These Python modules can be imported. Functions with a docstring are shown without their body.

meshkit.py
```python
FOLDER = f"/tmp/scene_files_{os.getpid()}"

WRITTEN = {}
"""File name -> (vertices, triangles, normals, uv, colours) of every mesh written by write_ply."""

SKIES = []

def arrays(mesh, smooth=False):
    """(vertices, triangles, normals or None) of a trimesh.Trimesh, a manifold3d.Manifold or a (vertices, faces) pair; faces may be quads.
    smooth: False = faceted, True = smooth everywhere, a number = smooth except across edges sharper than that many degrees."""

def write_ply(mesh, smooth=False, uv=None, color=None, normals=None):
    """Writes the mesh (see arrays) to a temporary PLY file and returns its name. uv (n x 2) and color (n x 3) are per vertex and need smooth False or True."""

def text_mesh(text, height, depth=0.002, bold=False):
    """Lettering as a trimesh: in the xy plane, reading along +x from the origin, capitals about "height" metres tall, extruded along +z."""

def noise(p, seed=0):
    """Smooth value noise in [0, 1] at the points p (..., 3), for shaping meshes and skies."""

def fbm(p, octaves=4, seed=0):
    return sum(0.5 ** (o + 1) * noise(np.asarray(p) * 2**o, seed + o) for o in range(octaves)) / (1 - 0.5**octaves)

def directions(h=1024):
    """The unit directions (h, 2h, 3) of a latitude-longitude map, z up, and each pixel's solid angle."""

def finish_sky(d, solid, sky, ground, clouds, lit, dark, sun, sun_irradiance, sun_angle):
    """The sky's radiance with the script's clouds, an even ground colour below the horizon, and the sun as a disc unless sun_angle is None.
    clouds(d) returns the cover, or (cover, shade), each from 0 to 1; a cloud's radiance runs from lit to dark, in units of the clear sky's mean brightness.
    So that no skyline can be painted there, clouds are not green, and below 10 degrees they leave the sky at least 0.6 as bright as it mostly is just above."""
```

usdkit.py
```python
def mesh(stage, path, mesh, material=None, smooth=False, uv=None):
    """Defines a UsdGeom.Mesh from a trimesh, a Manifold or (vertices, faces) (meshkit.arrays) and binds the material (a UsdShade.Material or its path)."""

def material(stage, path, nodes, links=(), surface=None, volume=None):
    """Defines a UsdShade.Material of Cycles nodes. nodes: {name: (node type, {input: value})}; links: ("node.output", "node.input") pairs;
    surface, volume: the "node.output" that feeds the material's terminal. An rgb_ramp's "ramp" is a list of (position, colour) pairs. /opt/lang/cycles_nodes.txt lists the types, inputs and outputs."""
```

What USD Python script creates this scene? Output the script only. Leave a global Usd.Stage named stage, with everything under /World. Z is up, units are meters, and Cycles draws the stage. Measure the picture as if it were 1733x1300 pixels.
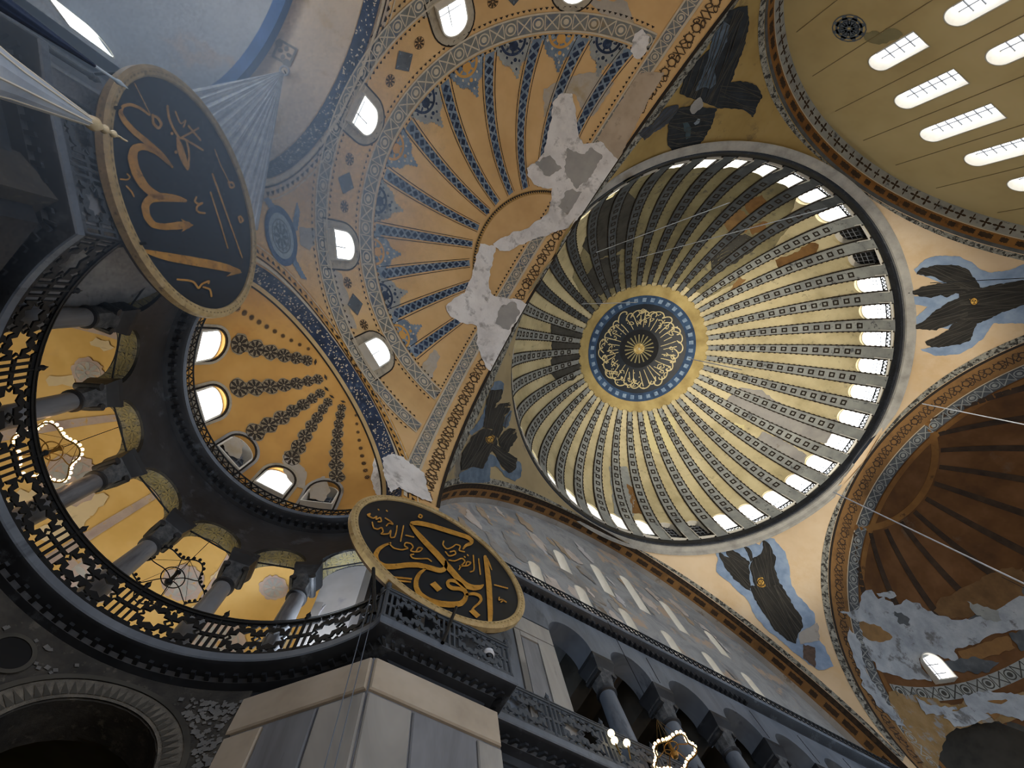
import math, random
import numpy as np, trimesh, usdkit
import manifold3d as m3
from manifold3d import Manifold, CrossSection
from pxr import Usd, UsdGeom, UsdLux, Gf, Sdf, UsdShade
from shapely.geometry import Polygon, LineString, Point, box as sbox
from shapely.ops import unary_union
from shapely import affinity

PI = math.pi
stage = Usd.Stage.CreateInMemory()
UsdGeom.SetStageUpAxis(stage, 'Z')
UsdGeom.Xform.Define(stage, '/World'); UsdGeom.Scope.Define(stage, '/World/Looks')

# ---------------------------------------------------------------- camera: on the floor under the east end of the nave, looking up
F = 836.845                                                     # focal length in pixels of the 1733 x 1300 frame
RC = np.array([[-0.841508, 0.52567, -0.12464], [-0.50733, -0.848218, -0.152126], [-0.18569, -0.064781, 0.980471]])                                             # rows: right, down, forward
CAM = np.array([19.4907, -7.4052, 1.6])
cam = UsdGeom.Camera.Define(stage, '/World/camera')
cam.CreateHorizontalApertureAttr(36.0); cam.CreateVerticalApertureAttr(27.0)
cam.CreateFocalLengthAttr(F / 1733 * 36.0); cam.CreateClippingRangeAttr(Gf.Vec2f(0.05, 500))
_m = np.eye(4); _m[0, :3] = RC[0]; _m[1, :3] = -RC[1]; _m[2, :3] = -RC[2]; _m[3, :3] = CAM
cam.AddTransformOp().Set(Gf.Matrix4d(_m.tolist()))
cam.CreateExposureAttr(0.8)

# ---------------------------------------------------------------- light: daylight in the window panes, lamps in their builders, a dim sky through the open aisles
sky = UsdLux.DomeLight.Define(stage, '/World/sky'); sky.CreateIntensityAttr(0.25); sky.CreateColorAttr(Gf.Vec3f(.62, .78, 1.0))
WINDOW_DAY = 7.0
LAMP = 1.0

# ---------------------------------------------------------------- helpers
used = {}
def numbered(parent, name):
    k = used.get((parent, name), -1) + 1; used[(parent, name)] = k
    return f'{parent}/{name}' if k == 0 else f'{parent}/{name}_{k:03d}'
def tag(prim, label=None, cat=None, group=None, kind=None):
    for k, v in (('label', label), ('category', cat), ('group', group), ('kind', kind)):
        if v: prim.SetCustomDataByKey(k, v)
    return prim
def thing(name, label=None, cat=None, group=None, kind=None, loc=None):
    x = UsdGeom.Xform.Define(stage, numbered('/World', name))
    if loc is not None: x.AddTranslateOp().Set(Gf.Vec3d(*map(float, loc)))
    tag(x.GetPrim(), label, cat, group, kind); return x.GetPrim()
def obj(parent, name, mesh, mat, label=None, kind=None, smooth=35, cat=None, group=None):
    base = '/World' if parent is None else str(parent.GetPath())
    m = usdkit.mesh(stage, numbered(base, name), mesh, mat, smooth=smooth)
    tag(m.GetPrim(), label, cat, group, kind); return m.GetPrim()
def copy_of(root, M4, label=None, group=None, kind=None):
    """A copy of a thing with its parts, placed by the 4x4 matrix M4 (column vectors)."""
    was = root.GetCustomData(); name = root.GetName().rstrip('0123456789').rstrip('_') if root.GetName()[-3:].isdigit() else root.GetName()
    x = UsdGeom.Xform.Define(stage, numbered('/World', name))
    x.GetPrim().GetReferences().AddInternalReference(root.GetPath()); x.GetPrim().SetInstanceable(True)
    x.ClearXformOpOrder(); place(x, M4)
    tag(x.GetPrim(), label or was.get('label'), was.get('category'), group or was.get('group'), kind or was.get('kind')); return x.GetPrim()
def place(x, M4):
    x = UsdGeom.Xformable(x); x.ClearXformOpOrder()
    op = x.MakeMatrixXform(); op.Set(Gf.Matrix4d(np.asarray(M4, float).T.tolist()))
def frame(o, ex, ey, ez):
    m = np.eye(4); m[:3, 0] = ex; m[:3, 1] = ey; m[:3, 2] = ez; m[:3, 3] = o; return m
def xf(mani, o, ex, ey, ez):
    return mani.transform(np.column_stack([ex, ey, ez, o]).astype(float))
def cat_(ms):
    v, f, n = [], [], 0
    for m in ms:
        a, b = (m[0], m[1]) if isinstance(m, tuple) else ((m.to_mesh().vert_properties[:, :3], m.to_mesh().tri_verts) if isinstance(m, Manifold) else (m.vertices, m.faces))
        a = np.asarray(a); b = np.asarray(b)
        v.append(a); f.append(b + n); n += len(a)
    return np.vstack(v), np.vstack(f)
def boxm(x0, x1, y0, y1, z0, z1):
    return Manifold.cube([x1 - x0, y1 - y0, z1 - z0]).translate([x0, y0, z0])
def grid(P, closed_u=False, flip=False):
    """P (nu, nv, 3) -> mesh"""
    nu, nv = P.shape[:2]; i, j = np.meshgrid(np.arange(nu if closed_u else nu - 1), np.arange(nv - 1), indexing='ij')
    a = i * nv + j; b = ((i + 1) % nu) * nv + j
    q = np.stack([a, b, b + 1, a + 1], -1).reshape(-1, 4)
    f = np.vstack([q[:, [0, 1, 2]], q[:, [0, 2, 3]]])
    return P.reshape(-1, 3), f[:, ::-1] if flip else f
def lathe(prof, n=20, axis=(0, 0), a0=0, a1=2 * PI):
    a = np.linspace(a0, a1, n + 1); pr = np.asarray(prof, float)
    full = abs(a1 - a0 - 2 * PI) < 1e-6
    if full: a = a[:-1]
    P = np.stack([axis[0] + np.cos(a)[:, None] * pr[None, :, 0], axis[1] + np.sin(a)[:, None] * pr[None, :, 0], np.repeat(pr[None, :, 1], len(a), 0)], -1)
    return grid(P, full)
def tube(pts, r, n=6, closed=False):
    p = np.asarray(pts, float); t = np.gradient(p, axis=0)
    if closed: t = np.roll(p, -1, 0) - np.roll(p, 1, 0)
    t /= np.linalg.norm(t, axis=1, keepdims=True) + 1e-12
    a = np.cross(t, np.where(np.abs(t[:, 2:]) < .9, [0, 0, 1.], [1., 0, 0])); a /= np.linalg.norm(a, axis=1, keepdims=True)
    b = np.cross(t, a); g = np.linspace(0, 2 * PI, n + 1)[:-1]; r = np.broadcast_to(r, (len(p),))
    P = p[:, None] + r[:, None, None] * (np.cos(g)[None, :, None] * a[:, None] + np.sin(g)[None, :, None] * b[:, None])
    P = np.concatenate([P, P[:, :1]], 1)
    return grid(P, closed, True)
def prism(poly, h):
    """shapely polygon -> Manifold of height h from z = 0"""
    polys = list(getattr(poly, 'geoms', [poly])); cs = []
    for g in polys:
        cs.append(np.array(g.exterior.coords)[:-1]); cs += [np.array(i.coords)[:-1] for i in g.interiors]
    return Manifold.extrude(CrossSection(cs, m3.FillRule.EvenOdd), h)
def tri2(poly):
    """shapely -> 2D (v, f)"""
    v, f, n = [], [], 0
    for g in getattr(poly, 'geoms', [poly]):
        if g.is_empty or g.geom_type != 'Polygon' or g.area < 1e-9: continue
        a, b = trimesh.creation.triangulate_polygon(g, engine='earcut')
        v.append(np.asarray(a)); f.append(np.asarray(b) + n); n += len(a)
    return (np.vstack(v), np.vstack(f)) if v else (np.zeros((0, 2)), np.zeros((0, 3), int))
def fine(vf, size):
    v, f = vf; v3 = np.column_stack([v, np.zeros(len(v))])
    if len(f) == 0: return v, f
    v3, f = trimesh.remesh.subdivide_to_size(v3, f, size, max_iter=12)
    return v3[:, :2], f
def scatter(vf, places):
    """copies of a 2D motif: places of (s, t, angle, scale_s, scale_t)"""
    v, f = vf; V, Fs = [], []
    for k, (s, t, a, ss, st) in enumerate(places):
        w = v * [ss, st]; c, d = math.cos(a), math.sin(a)
        V.append(np.column_stack([s + c * w[:, 0] - d * w[:, 1], t + d * w[:, 0] + c * w[:, 1]])); Fs.append(f + k * len(v))
    return np.vstack(V), np.vstack(Fs)
def pl(pts): return Polygon(pts).buffer(0)
def arch2(w, z0, zs, top=None, n=14):
    """round-headed opening: polygon in (lateral, z), width w, sill z0, springing zs"""
    r = w / 2; t = r if top is None else top; a = np.linspace(0, PI, n + 1)
    return Polygon([(-r, z0), (r, z0)] + [(r * math.cos(x), zs + t * math.sin(x)) for x in a])

class Dome:
    """c + M n, n on the unit sphere: a dome seen from inside"""
    def __init__(s, c, M): s.c = np.array(c, float); s.M = np.array(M, float); s.Mi = np.linalg.inv(s.M); s.half = 0
    def at(s, n, off=0.):
        n = np.asarray(n, float); n = n / np.linalg.norm(n, axis=-1, keepdims=True)
        p = s.c + n @ s.M.T; w = n @ s.Mi; w /= np.linalg.norm(w, axis=-1, keepdims=True)
        return p - w * np.asarray(off)[..., None] if np.ndim(off) else p - w * off
    def ae(s, az, el, off=0.):
        az, el = np.broadcast_arrays(np.asarray(az, float), np.asarray(el, float))
        return s.at(np.stack([np.cos(el) * np.cos(az), np.cos(el) * np.sin(az), np.sin(el)], -1), off)
    def hit(s, uv, off=0.):
        """points where the sight lines through the photograph's marks meet the dome"""
        d = sight(uv); o = s.Mi @ (CAM - s.c); e = d @ s.Mi.T
        a = (e * e).sum(-1); b = e @ o; k = o @ o - 1
        t = (-b + np.sqrt(np.maximum(b * b - a * k, 0))) / a; n = o + t[..., None] * e
        if s.half: n[..., 0] = s.half * np.maximum(s.half * n[..., 0], .003)
        return s.at(n, off)
def sight(uv):
    uv = np.asarray(uv, float); q = np.stack([(uv[..., 0] - 866.5) / F, (uv[..., 1] - 650) / F, np.ones(uv.shape[:-1])], -1) @ RC
    return q / np.linalg.norm(q, axis=-1, keepdims=True)
def on_plane(uv, p0, n):
    d = sight(uv); n = np.asarray(n, float); return CAM + d * (((np.asarray(p0) - CAM) @ n) / (d @ n))[..., None]
def traced(dome, poly, off=.03, size=14, holes=()):
    """a patch of a dome's surface whose outline was measured on the photograph"""
    g = pl(poly)
    for h in holes: g = g.difference(pl(h))
    v, f = fine(tri2(g), size); return dome.hit(v, off), f
def rough_outline(pts, amp, seed, step=6.):
    """a broken edge: the outline resampled and jittered"""
    r = random.Random(seed); ring = LineString(list(pts) + [pts[0]]); n = max(12, int(ring.length / step)); out = []
    ph = [r.uniform(0, 6.28) for _ in range(6)]
    for k in range(n):
        p = ring.interpolate(k / n, normalized=True); a = k / n * 2 * PI
        j = amp * (.5 * math.sin(9 * a + ph[0]) + .4 * math.sin(23 * a + ph[1]) + .35 * math.sin(41 * a + ph[2]) + r.uniform(-.5, .5))
        q = ring.interpolate((k + .5) / n, normalized=True); dx, dy = q.x - p.x, q.y - p.y; l = math.hypot(dx, dy) or 1
        out.append((p.x - dy / l * j, p.y + dx / l * j))
    return out

# ---------------------------------------------------------------- materials (colours are the things' own)
looks = {}
def srgb(*c):
    c = np.array(c if len(c) == 3 else [int(c[0][i:i + 2], 16) for i in (0, 2, 4)], float) / 255
    return np.where(c <= .04045, c / 12.92, ((c + .055) / 1.055) ** 2.4)
def mat(name, cols, scale=.6, rough=.75, metal=0., detail=5, stretch=(1, 1, 1), bump=0., spec=.3, at=None, spots=None, spot_scale=2., spot_at=(.58, .66), distortion=0.):
    """noise-mottled surface: cols a list of sRGB hex colours along the noise, spots a second colour in patches"""
    if name in looks: return looks[name]
    cl = [srgb(c) for c in cols]; at = at or list(np.linspace(.32, .68, len(cl)))
    nodes = {'g': ('geometry', {}), 'm': ('mapping', {'scale': stretch}), 'n': ('noise_texture', {'scale': scale, 'detail': detail, 'roughness': .6, 'distortion': distortion}),
             'r': ('rgb_ramp', {'ramp': list(zip(at, cl)) if len(cl) > 1 else [(0, cl[0]), (1, cl[0])]}),
             'p': ('principled_bsdf', {'roughness': rough, 'metallic': metal, 'specular_ior_level': spec})}
    links = [('g.position', 'm.vector'), ('m.vector', 'n.vector'), ('n.fac', 'r.fac')]; out = 'r.color'
    if spots:
        nodes |= {'n2': ('noise_texture', {'scale': spot_scale, 'detail': 6, 'roughness': .65}), 'r2': ('rgb_ramp', {'ramp': [(spot_at[0], (0, 0, 0)), (spot_at[1], (1, 1, 1))]}),
                  'x': ('mix', {'color2': srgb(spots)})}
        links += [('m.vector', 'n2.vector'), ('n2.fac', 'r2.fac'), ('r2.color', 'x.fac'), (out, 'x.color1')]; out = 'x.color'
    links.append((out, 'p.base_color'))
    if bump:
        nodes |= {'n3': ('noise_texture', {'scale': scale * 9, 'detail': 5}), 'b': ('bump', {'strength': .5, 'distance': bump})}
        links += [('m.vector', 'n3.vector'), ('n3.fac', 'b.height'), ('b.normal', 'p.normal')]
    looks[name] = usdkit.material(stage, f'/World/Looks/{name}', nodes, links, surface='p.BSDF'); return looks[name]
def glow(name, color, strength):
    if name not in looks: looks[name] = usdkit.material(stage, f'/World/Looks/{name}', {'e': ('emission', {'color': color, 'strength': strength})}, [], surface='e.emission')
    return looks[name]

OCHRE = mat('ochre_plaster', ['c49c66', 'd0a972', 'd9b480'], .25, spots='b59a72', spot_scale=.33, spot_at=(.62, .8), bump=.01)
OCHRE_DEEP = mat('deep_ochre_plaster', ['b88847', 'c6954e', 'cf9f58'], .3, spots='b7793c', spot_scale=.4, spot_at=(.6, .8), bump=.01)
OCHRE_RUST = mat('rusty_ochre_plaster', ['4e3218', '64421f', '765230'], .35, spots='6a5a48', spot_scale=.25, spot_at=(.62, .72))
PEACH = mat('peach_plaster', ['c9b08c', 'd4bb98', 'dbc5a5'], .22, spots='c8a676', spot_scale=.3, spot_at=(.5, .8))
OLIVE = mat('olive_gold_mosaic', ['8d7440', '9c834c', 'a58c58'], .3, spots='7d6a44', spot_scale=.5)
TAN = mat('tan_plaster', ['b09a68', 'bba673', 'c2ad7b'], .2)
GOLDM = mat('gold_mosaic', ['b3a47a', 'c3b489', 'd0c196', 'd6c89d'], .35, rough=.5, metal=.0, spots='8c8062', spot_scale=1.2, spot_at=(.6, .75), spec=.5)
GREY_P = mat('grey_repair_plaster', ['8d8a86', '9c9892', 'a8a49c'], .5, spots='7d7264', spot_scale=.7)
WHITE_P = mat('white_repair_plaster', ['cbc6c0', 'ded9d3', 'e8e4de'], .6, spots='a39d96', spot_scale=1.3, spot_at=(.54, .68), bump=.05)
BEIGE_P = mat('beige_worn_plaster', ['a39079', 'b3a088', 'bcaa94'], .5, spots='8f7f6c', spot_scale=.9)
BROWN_P = mat('brown_stain_plaster', ['7a5f3c', '8d6c42', '9d7a4c'], .7)
DARK_P = mat('soot_dark_plaster', ['34332f', '45433d', '4d4b45'], .7)  # one dark grey for patches, joints and the ceilings behind arches
BLUE_D = mat('dark_blue_paint', ['1d2634', '27334a', '31405a'], 1.5, spots='4d5a6c', spot_scale=3)
BLUE_G = mat('blue_grey_paint', ['5c6b7c', '73828f', '8794a0'], 1.2, spots='9aa3a8', spot_scale=2.5)
BLUE_S = mat('sky_blue_paint', ['7287a0', '8699b2', '96a8ba'], .9)
SLATE = mat('slate_grey_paint', ['848683', '959792', 'a2a49d'], .8, spots='5a5c5d', spot_scale=1.4)
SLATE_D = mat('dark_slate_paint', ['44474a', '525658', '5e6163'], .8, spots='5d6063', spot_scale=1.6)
LINE_D = mat('dark_line_paint', ['231c15', '2f261c'], 2)
LINE_L = mat('pale_line_paint', ['b9ab92', 'c9bca4'], 2)
BROWN_D = mat('dark_brown_paint', ['2c2016', '3b2c1e', '463524'], 1.2)
BROWN_M = mat('brown_band_paint', ['6e4a22', '805829', '8c6432'], .5, spots='5b3d1e', spot_scale=.8)
WING_D = mat('seraph_dark_paint', ['1c1b18', '2a2824', '37342e'], .9, detail=7, stretch=(1, 1, .4))
MARBLE_D = mat('dark_marble', ['1b1e22', '25282d', '303439'], .7, rough=.45, spots='42474d', spot_scale=1.1, bump=.01)
MARBLE_B = mat('blue_grey_marble', ['555d68', '646d78', '727b86'], .5, rough=.4, stretch=(1, 1, .35), spots='484f59', spot_scale=.8, distortion=1.5)
MARBLE_L = mat('light_grey_marble', ['84837f', '96948f', 'a5a39d'], .5, rough=.4, stretch=(1, 1, .3), spots='6d6c6a', spot_scale=.9, distortion=1.5)
MARBLE_C = mat('cream_marble', ['9d9180', 'aea290', 'b8ad9c'], .6, rough=.45)
MARBLE_V = mat('veined_grey_marble', ['5e6064', '72757a', '82858a'], .35, rough=.35, stretch=(1.6, 1.6, .25), spots='4b4d52', spot_scale=.7, distortion=2.)
IRON = mat('dark_iron', ['15171a', '1f2226'], 3, rough=.5, metal=.4)
IRON_L = mat('grey_painted_iron', ['3e444b', '4a5159'], 3, rough=.5)
BLACK = mat('black_void', ['0b0b0c', '121213'], 1)
GOLD = mat('gilding', ['a8772c', 'c08c38', 'd09c46'], 2.5, rough=.4, metal=.25, spots='8d6526', spot_scale=6)
GOLD_PALE = mat('pale_gilding', ['a3946a', 'b8a87a', 'c6b78a'], 3, rough=.45, metal=.1)
BOARD = mat('navy_black_board', ['0b1017', '10171f', '151e28'], 1, rough=.45)
FABRIC = mat('white_pleated_fabric', ['b9bdc4', 'cdd0d6', 'd9dce0'], 1.5, rough=.9)
WHITE_C = mat('white_painted_plaster', ['b6b4b4', 'c6c4c4', 'd0cfce'], .4, spots='a8a6b0', spot_scale=.5)
YELLOW = mat('yellow_gallery_mosaic', ['d2b06a', 'dcbb78', 'e2c486'], .5, spots='cdb183', spot_scale=.45, spot_at=(.6, .75))
LILAC = mat('lilac_grey_paint', ['a79a9c', 'b5a9aa', 'bfb5b4'], 1.5, spots='c2a36a', spot_scale=3.)
STONE = mat('floor_marble', ['8d8b86', '9c9a95'], .2, rough=.35)
PANE_DAY = glow('daylit_pane', (.93, .96, 1.0), WINDOW_DAY)
PANE_A = glow('sanctuary_daylit_pane', (.88, .94, 1.0), WINDOW_DAY * 1.8)
PANE_N = glow('north_daylit_pane', (.95, .96, 1.0), WINDOW_DAY * .4)
PANE_S = glow('south_shaded_pane', (.93, .94, 1.0), WINDOW_DAY * .15)
PANE_DIM = mat('blocked_pane', ['0d0d0e', '161617'], 2)
MULLION = mat('window_lattice', ['7c8086', '8e9298'], 2)
REVEAL = mat('window_reveal', ['d6d2c6', 'e2ded2'], 1.)
BROWN_BAND = mat('arch_brown_band', ['775630', '866237', '6b4d2a'], .6)
# ---------------------------------------------------------------- painted motifs (2D, unit sized)
def bar2(x0, y0, x1, y1, w): return LineString([(x0, y0), (x1, y1)]).buffer(w / 2, cap_style=2)
def ring2(r, w, x=0, y=0, q=6): return Point(x, y).buffer(r, q).difference(Point(x, y).buffer(r - w, q))
def petals(n, r, w, r0=.0, x=0, y=0):
    out = []
    for k in range(n):
        a = 2 * PI * k / n; e = affinity.scale(Point(0, 0).buffer(1, 3), r / 2, w / 2)
        out.append(affinity.translate(affinity.rotate(affinity.translate(e, r0 + r / 2, 0), a, origin=(0, 0), use_radians=True), x, y))
    return unary_union(out)
def star2(n, r1, r0, ph=0.):
    return Polygon([((r1 if k % 2 == 0 else r0) * math.cos(PI * k / n + ph), (r1 if k % 2 == 0 else r0) * math.sin(PI * k / n + ph)) for k in range(2 * n)])
M_LATT = tri2(unary_union([bar2(-.5, -.5, .5, .5, .09), bar2(-.5, .5, .5, -.5, .09), ring2(.42, .09, 1, 0), Point(1, 0).buffer(.2, 3), bar2(.5, -.5, .5, .5, .07), bar2(1.5, -.5, 1.5, .5, .07)]))
M_DIAM = tri2(Polygon([(-.5, 0), (0, -.5), (.5, 0), (0, .5)]))
M_SQR = tri2(sbox(-.5, -.5, .5, .5).difference(sbox(-.24, -.24, .24, .24)))
M_TRI = tri2(Polygon([(-.5, -.5), (.5, -.5), (0, .5)]))
M_BOX = tri2(sbox(-.5, -.5, .5, .5))
M_ROS = tri2(unary_union([petals(8, .34, .17, .14), ring2(.16, .07), ring2(.5, .035, q=4)]))
M_ROS4 = tri2(unary_union([petals(4, .4, .2, .08), petals(4, .3, .1, .1).buffer(0), Point(0, 0).buffer(.12, 3)]))
def _scroll():
    g = [ring2(.24, .07, .3 * k, 0) for k in (-1, 1)]
    g += [affinity.translate(affinity.rotate(affinity.scale(ring2(.14, .055), 1.5, .8), 35 * k), .62 * k, .14 * k) for k in (-1, 1)]
    g += [affinity.translate(affinity.rotate(affinity.scale(ring2(.14, .055), 1.3, .8), -40 * k), .55 * k, -.2 * k) for k in (-1, 1)]
    g += [bar2(-1, -.3, -.72, .25, .06), bar2(-1, .3, -.72, -.25, .06), bar2(.72, -.25, 1, .3, .06), bar2(.72, .25, 1, -.3, .06), petals(5, .12, .07, .2, -.3), petals(5, .12, .07, .2, .3)]
    return tri2(unary_union(g))
M_SCROLL = _scroll()
def jag(pts, teeth, amp):
    out = []
    for (x0, y0), (x1, y1) in zip(pts[:-1], pts[1:]):
        for k in range(teeth):
            f = k / teeth; out.append((x0 + (x1 - x0) * f, y0 + (y1 - y0) * f))
            f = (k + .5) / teeth; dx, dy = x1 - x0, y1 - y0; l = math.hypot(dx, dy)
            out.append((x0 + dx * f - dy / l * amp, y0 + dy * f + dx / l * amp))
    return out + [pts[-1]]
LAMB = pl(jag([(1, 0), (.62, .55), (.3, .62), (0, 1.05), (-.3, .62), (-.62, .55), (-1, 0)], 4, -.07))
LAMB_IN = unary_union([Point(0, 0).buffer(.62, 10).difference(Point(0, 0).buffer(.5, 10)), Point(0, .2).buffer(.22, 5), petals(7, .2, .1, .26, 0, .1), Point(.0, .8).buffer(.09, 4)]).intersection(sbox(-2, .02, 2, 2))

# ---------------------------------------------------------------- windows
def make_window(w, h, depth, pane, nx=3, ny=6, lattice=.035, ledge=True):
    """root with reveal, pane and lattice; x across, y up from the sill, z outwards"""
    r = thing('window', kind='structure')
    out = arch2(w, 0, h - w / 2); inn = out.buffer(-.05)
    lin = prism(out.buffer(.02).difference(inn), depth + .02)
    obj(r, 'reveal', lin, REVEAL)
    v, f = tri2(inn.buffer(.02)); obj(r, 'pane', (np.column_stack([v, np.full(len(v), depth)]), f[:, ::-1]), pane, smooth=False)
    if nx:
        bars = [bar2(w * (k / nx - .5), 0, w * (k / nx - .5), h, lattice) for k in range(1, nx)] + [bar2(-w / 2, h * k / ny, w / 2, h * k / ny, lattice) for k in range(1, ny)]
        g = unary_union(bars).intersection(inn.buffer(.03))
        obj(r, 'lattice', prism(g, .05).translate([0, 0, depth - .07]), MULLION)
    return r
def radial(az, el=0.):
    ez = np.array([math.cos(az) * math.cos(el), math.sin(az) * math.cos(el), math.sin(el)]); ex = np.array([-math.sin(az), math.cos(az), 0.]); ey = np.cross(ez, ex)
    return ex, ey, ez

# ---------------------------------------------------------------- the dome
ph = .641; _r = np.array([[math.cos(ph), -math.sin(ph)], [math.sin(ph), math.cos(ph)]])
ELL = _r @ np.diag([15.069, 16.153]) @ _r.T
MD = np.zeros((3, 3)); MD[:2, :2] = ELL; MD[2, 2] = 15.35; MD[0, 2] = -.12; MD[1, 2] = -.4
DOME = Dome((0, 0, 37.9), MD)
def ell(az): return float(np.linalg.norm(ELL @ np.array([math.cos(az), math.sin(az)])))   # (by the angle on the unit circle)
def rim_radius(az):
    """radius of the rim ellipse in the real direction az"""
    n = np.linalg.inv(ELL) @ np.array([math.cos(az), math.sin(az)]); return 1 / np.linalg.norm(n)
dome = thing('dome', 'great gold mosaic dome with forty ribs and windows round its foot', 'dome')
def dome_shell():
    s = Manifold.sphere(1.075, 200) - Manifold.sphere(1., 240)
    s = s ^ Manifold.cube([4, 4, 2]).translate([-2, -2, .021])
    s = xf(s, DOME.c, MD[:, 0], MD[:, 1], MD[:, 2])
    cut = []
    for k in range(40):
        az = 2 * PI * k / 40; p = DOME.ae(az, 0.); d = p[:2] / np.linalg.norm(p[:2]); a = math.atan2(d[1], d[0]); ex, ey, ez = radial(a)
        cut.append(xf(prism(arch2(1.5, 0, 2.25), 5), [p[0] - d[0] * 2.2, p[1] - d[1] * 2.2, 38.35], ex, ey, ez))
    return s - Manifold.batch_boolean(cut, m3.OpType.Add)
obj(dome, 'shell', dome_shell(), GOLDM, smooth=25)
def rib_half(el): return .235 * 2 * PI * 15.6 * math.cos(el) / 40 * (1 - .12 * math.sin(el)) + .02
for k in range(40):
    az = 2 * PI * (k + .5) / 40; els = np.linspace(.015, math.radians(64), 26); P = []
    def strip(els, t0, t1, off):
        out = []
        for e in els:
            w = rib_half(e); m = 15.6 * math.cos(e)
            out.append([DOME.ae(az + w * t / m, e, o) for t, o in zip((t0, t0, t1, t1), (0, off, off, 0))])
        return grid(np.array(out), flip=False)
    dk = k in (2, 3, 4, 5, 6, 7, 8, 9, 10) or k == 39 or k == 0 or k == 1  # darker slate puts the dimmer north-east light into these ribs
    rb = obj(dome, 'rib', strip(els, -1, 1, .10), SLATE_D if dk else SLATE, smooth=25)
    q = []
    for t in (-1, 1):
        v, f = scatter(M_TRI, [(e * 15.6, 0, 0, .26, .16) for e in np.arange(.06, 1.1, .032)])
        def chart(v, off, t=t):
            e = v[:, 0] / 15.6; w = np.array([rib_half(x) for x in e]); return DOME.ae(az + (w * t * .96 + v[:, 1] * -t) / (15.6 * np.cos(e)), e, off)
        q.append((chart(v, .125), f)); q.append(strip(els, t * 1.02, t * .88, .13))
    obj(rb, 'border', cat_(q), LINE_D, kind='stuff')
    v, f = scatter(M_SQR, [(e * 15.6, 0, 0, .52, .50 * (.5 + .5 * math.cos(e))) for e in np.arange(.22, 1.08, .0615)])
    e = v[:, 0] / 15.6; obj(rb, 'square_motif', (DOME.ae(az + v[:, 1] / (15.6 * np.cos(e)), e, .13), f), LINE_D, kind='stuff')
def dome_polar(v, off):
    """v: (radius in metres, angle) near the crown"""
    r = np.clip(v[:, 0] / 15.6, 0, .999); return DOME.at(np.column_stack([r * np.cos(v[:, 1]), r * np.sin(v[:, 1]), np.sqrt(1 - r * r)]), off)
def annulus(r0, r1, off, n=120, m=4, a0=0, a1=2 * PI, scal=0):
    a = np.linspace(a0, a1, n + 1); R = np.linspace(r0, r1, m); V = np.array([[(r + (scal * abs(math.sin(20 * x)) if i == m - 1 else 0), x) for i, r in enumerate(R)] for x in a])
    P = dome_polar(V.reshape(-1, 2), off).reshape(len(a), m, 3); return grid(P)
obj(dome, 'collar', annulus(5.6, 6.75, .11, 240, 4, scal=.25), mat('collar_gold', ['9a8450', 'b09a62', 'c0aa70'], .5))
med = thing('crown_medallion', 'round black medallion with gold script and blue ring at the dome crown', 'medallion')
obj(med, 'blue_ring', annulus(4.95, 5.85, .16), mat('medallion_blue', ['27384f', '2f4663', '3b5674'], 1))
v, f = scatter(M_BOX, [(5.4, 0, 0, .42, .42)]); sq = []
for k in range(38):
    a = 2 * PI * k / 38; sq.append((dome_polar(np.column_stack([5.4 + v[:, 0] - 5.4, a + v[:, 1] / 5.4]), .18), f))
obj(med, 'ring_square', cat_(sq), mat('pale_blue_tile', ['5f7590', '7f93a8', '92a5b5'], 3), kind='stuff')
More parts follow.
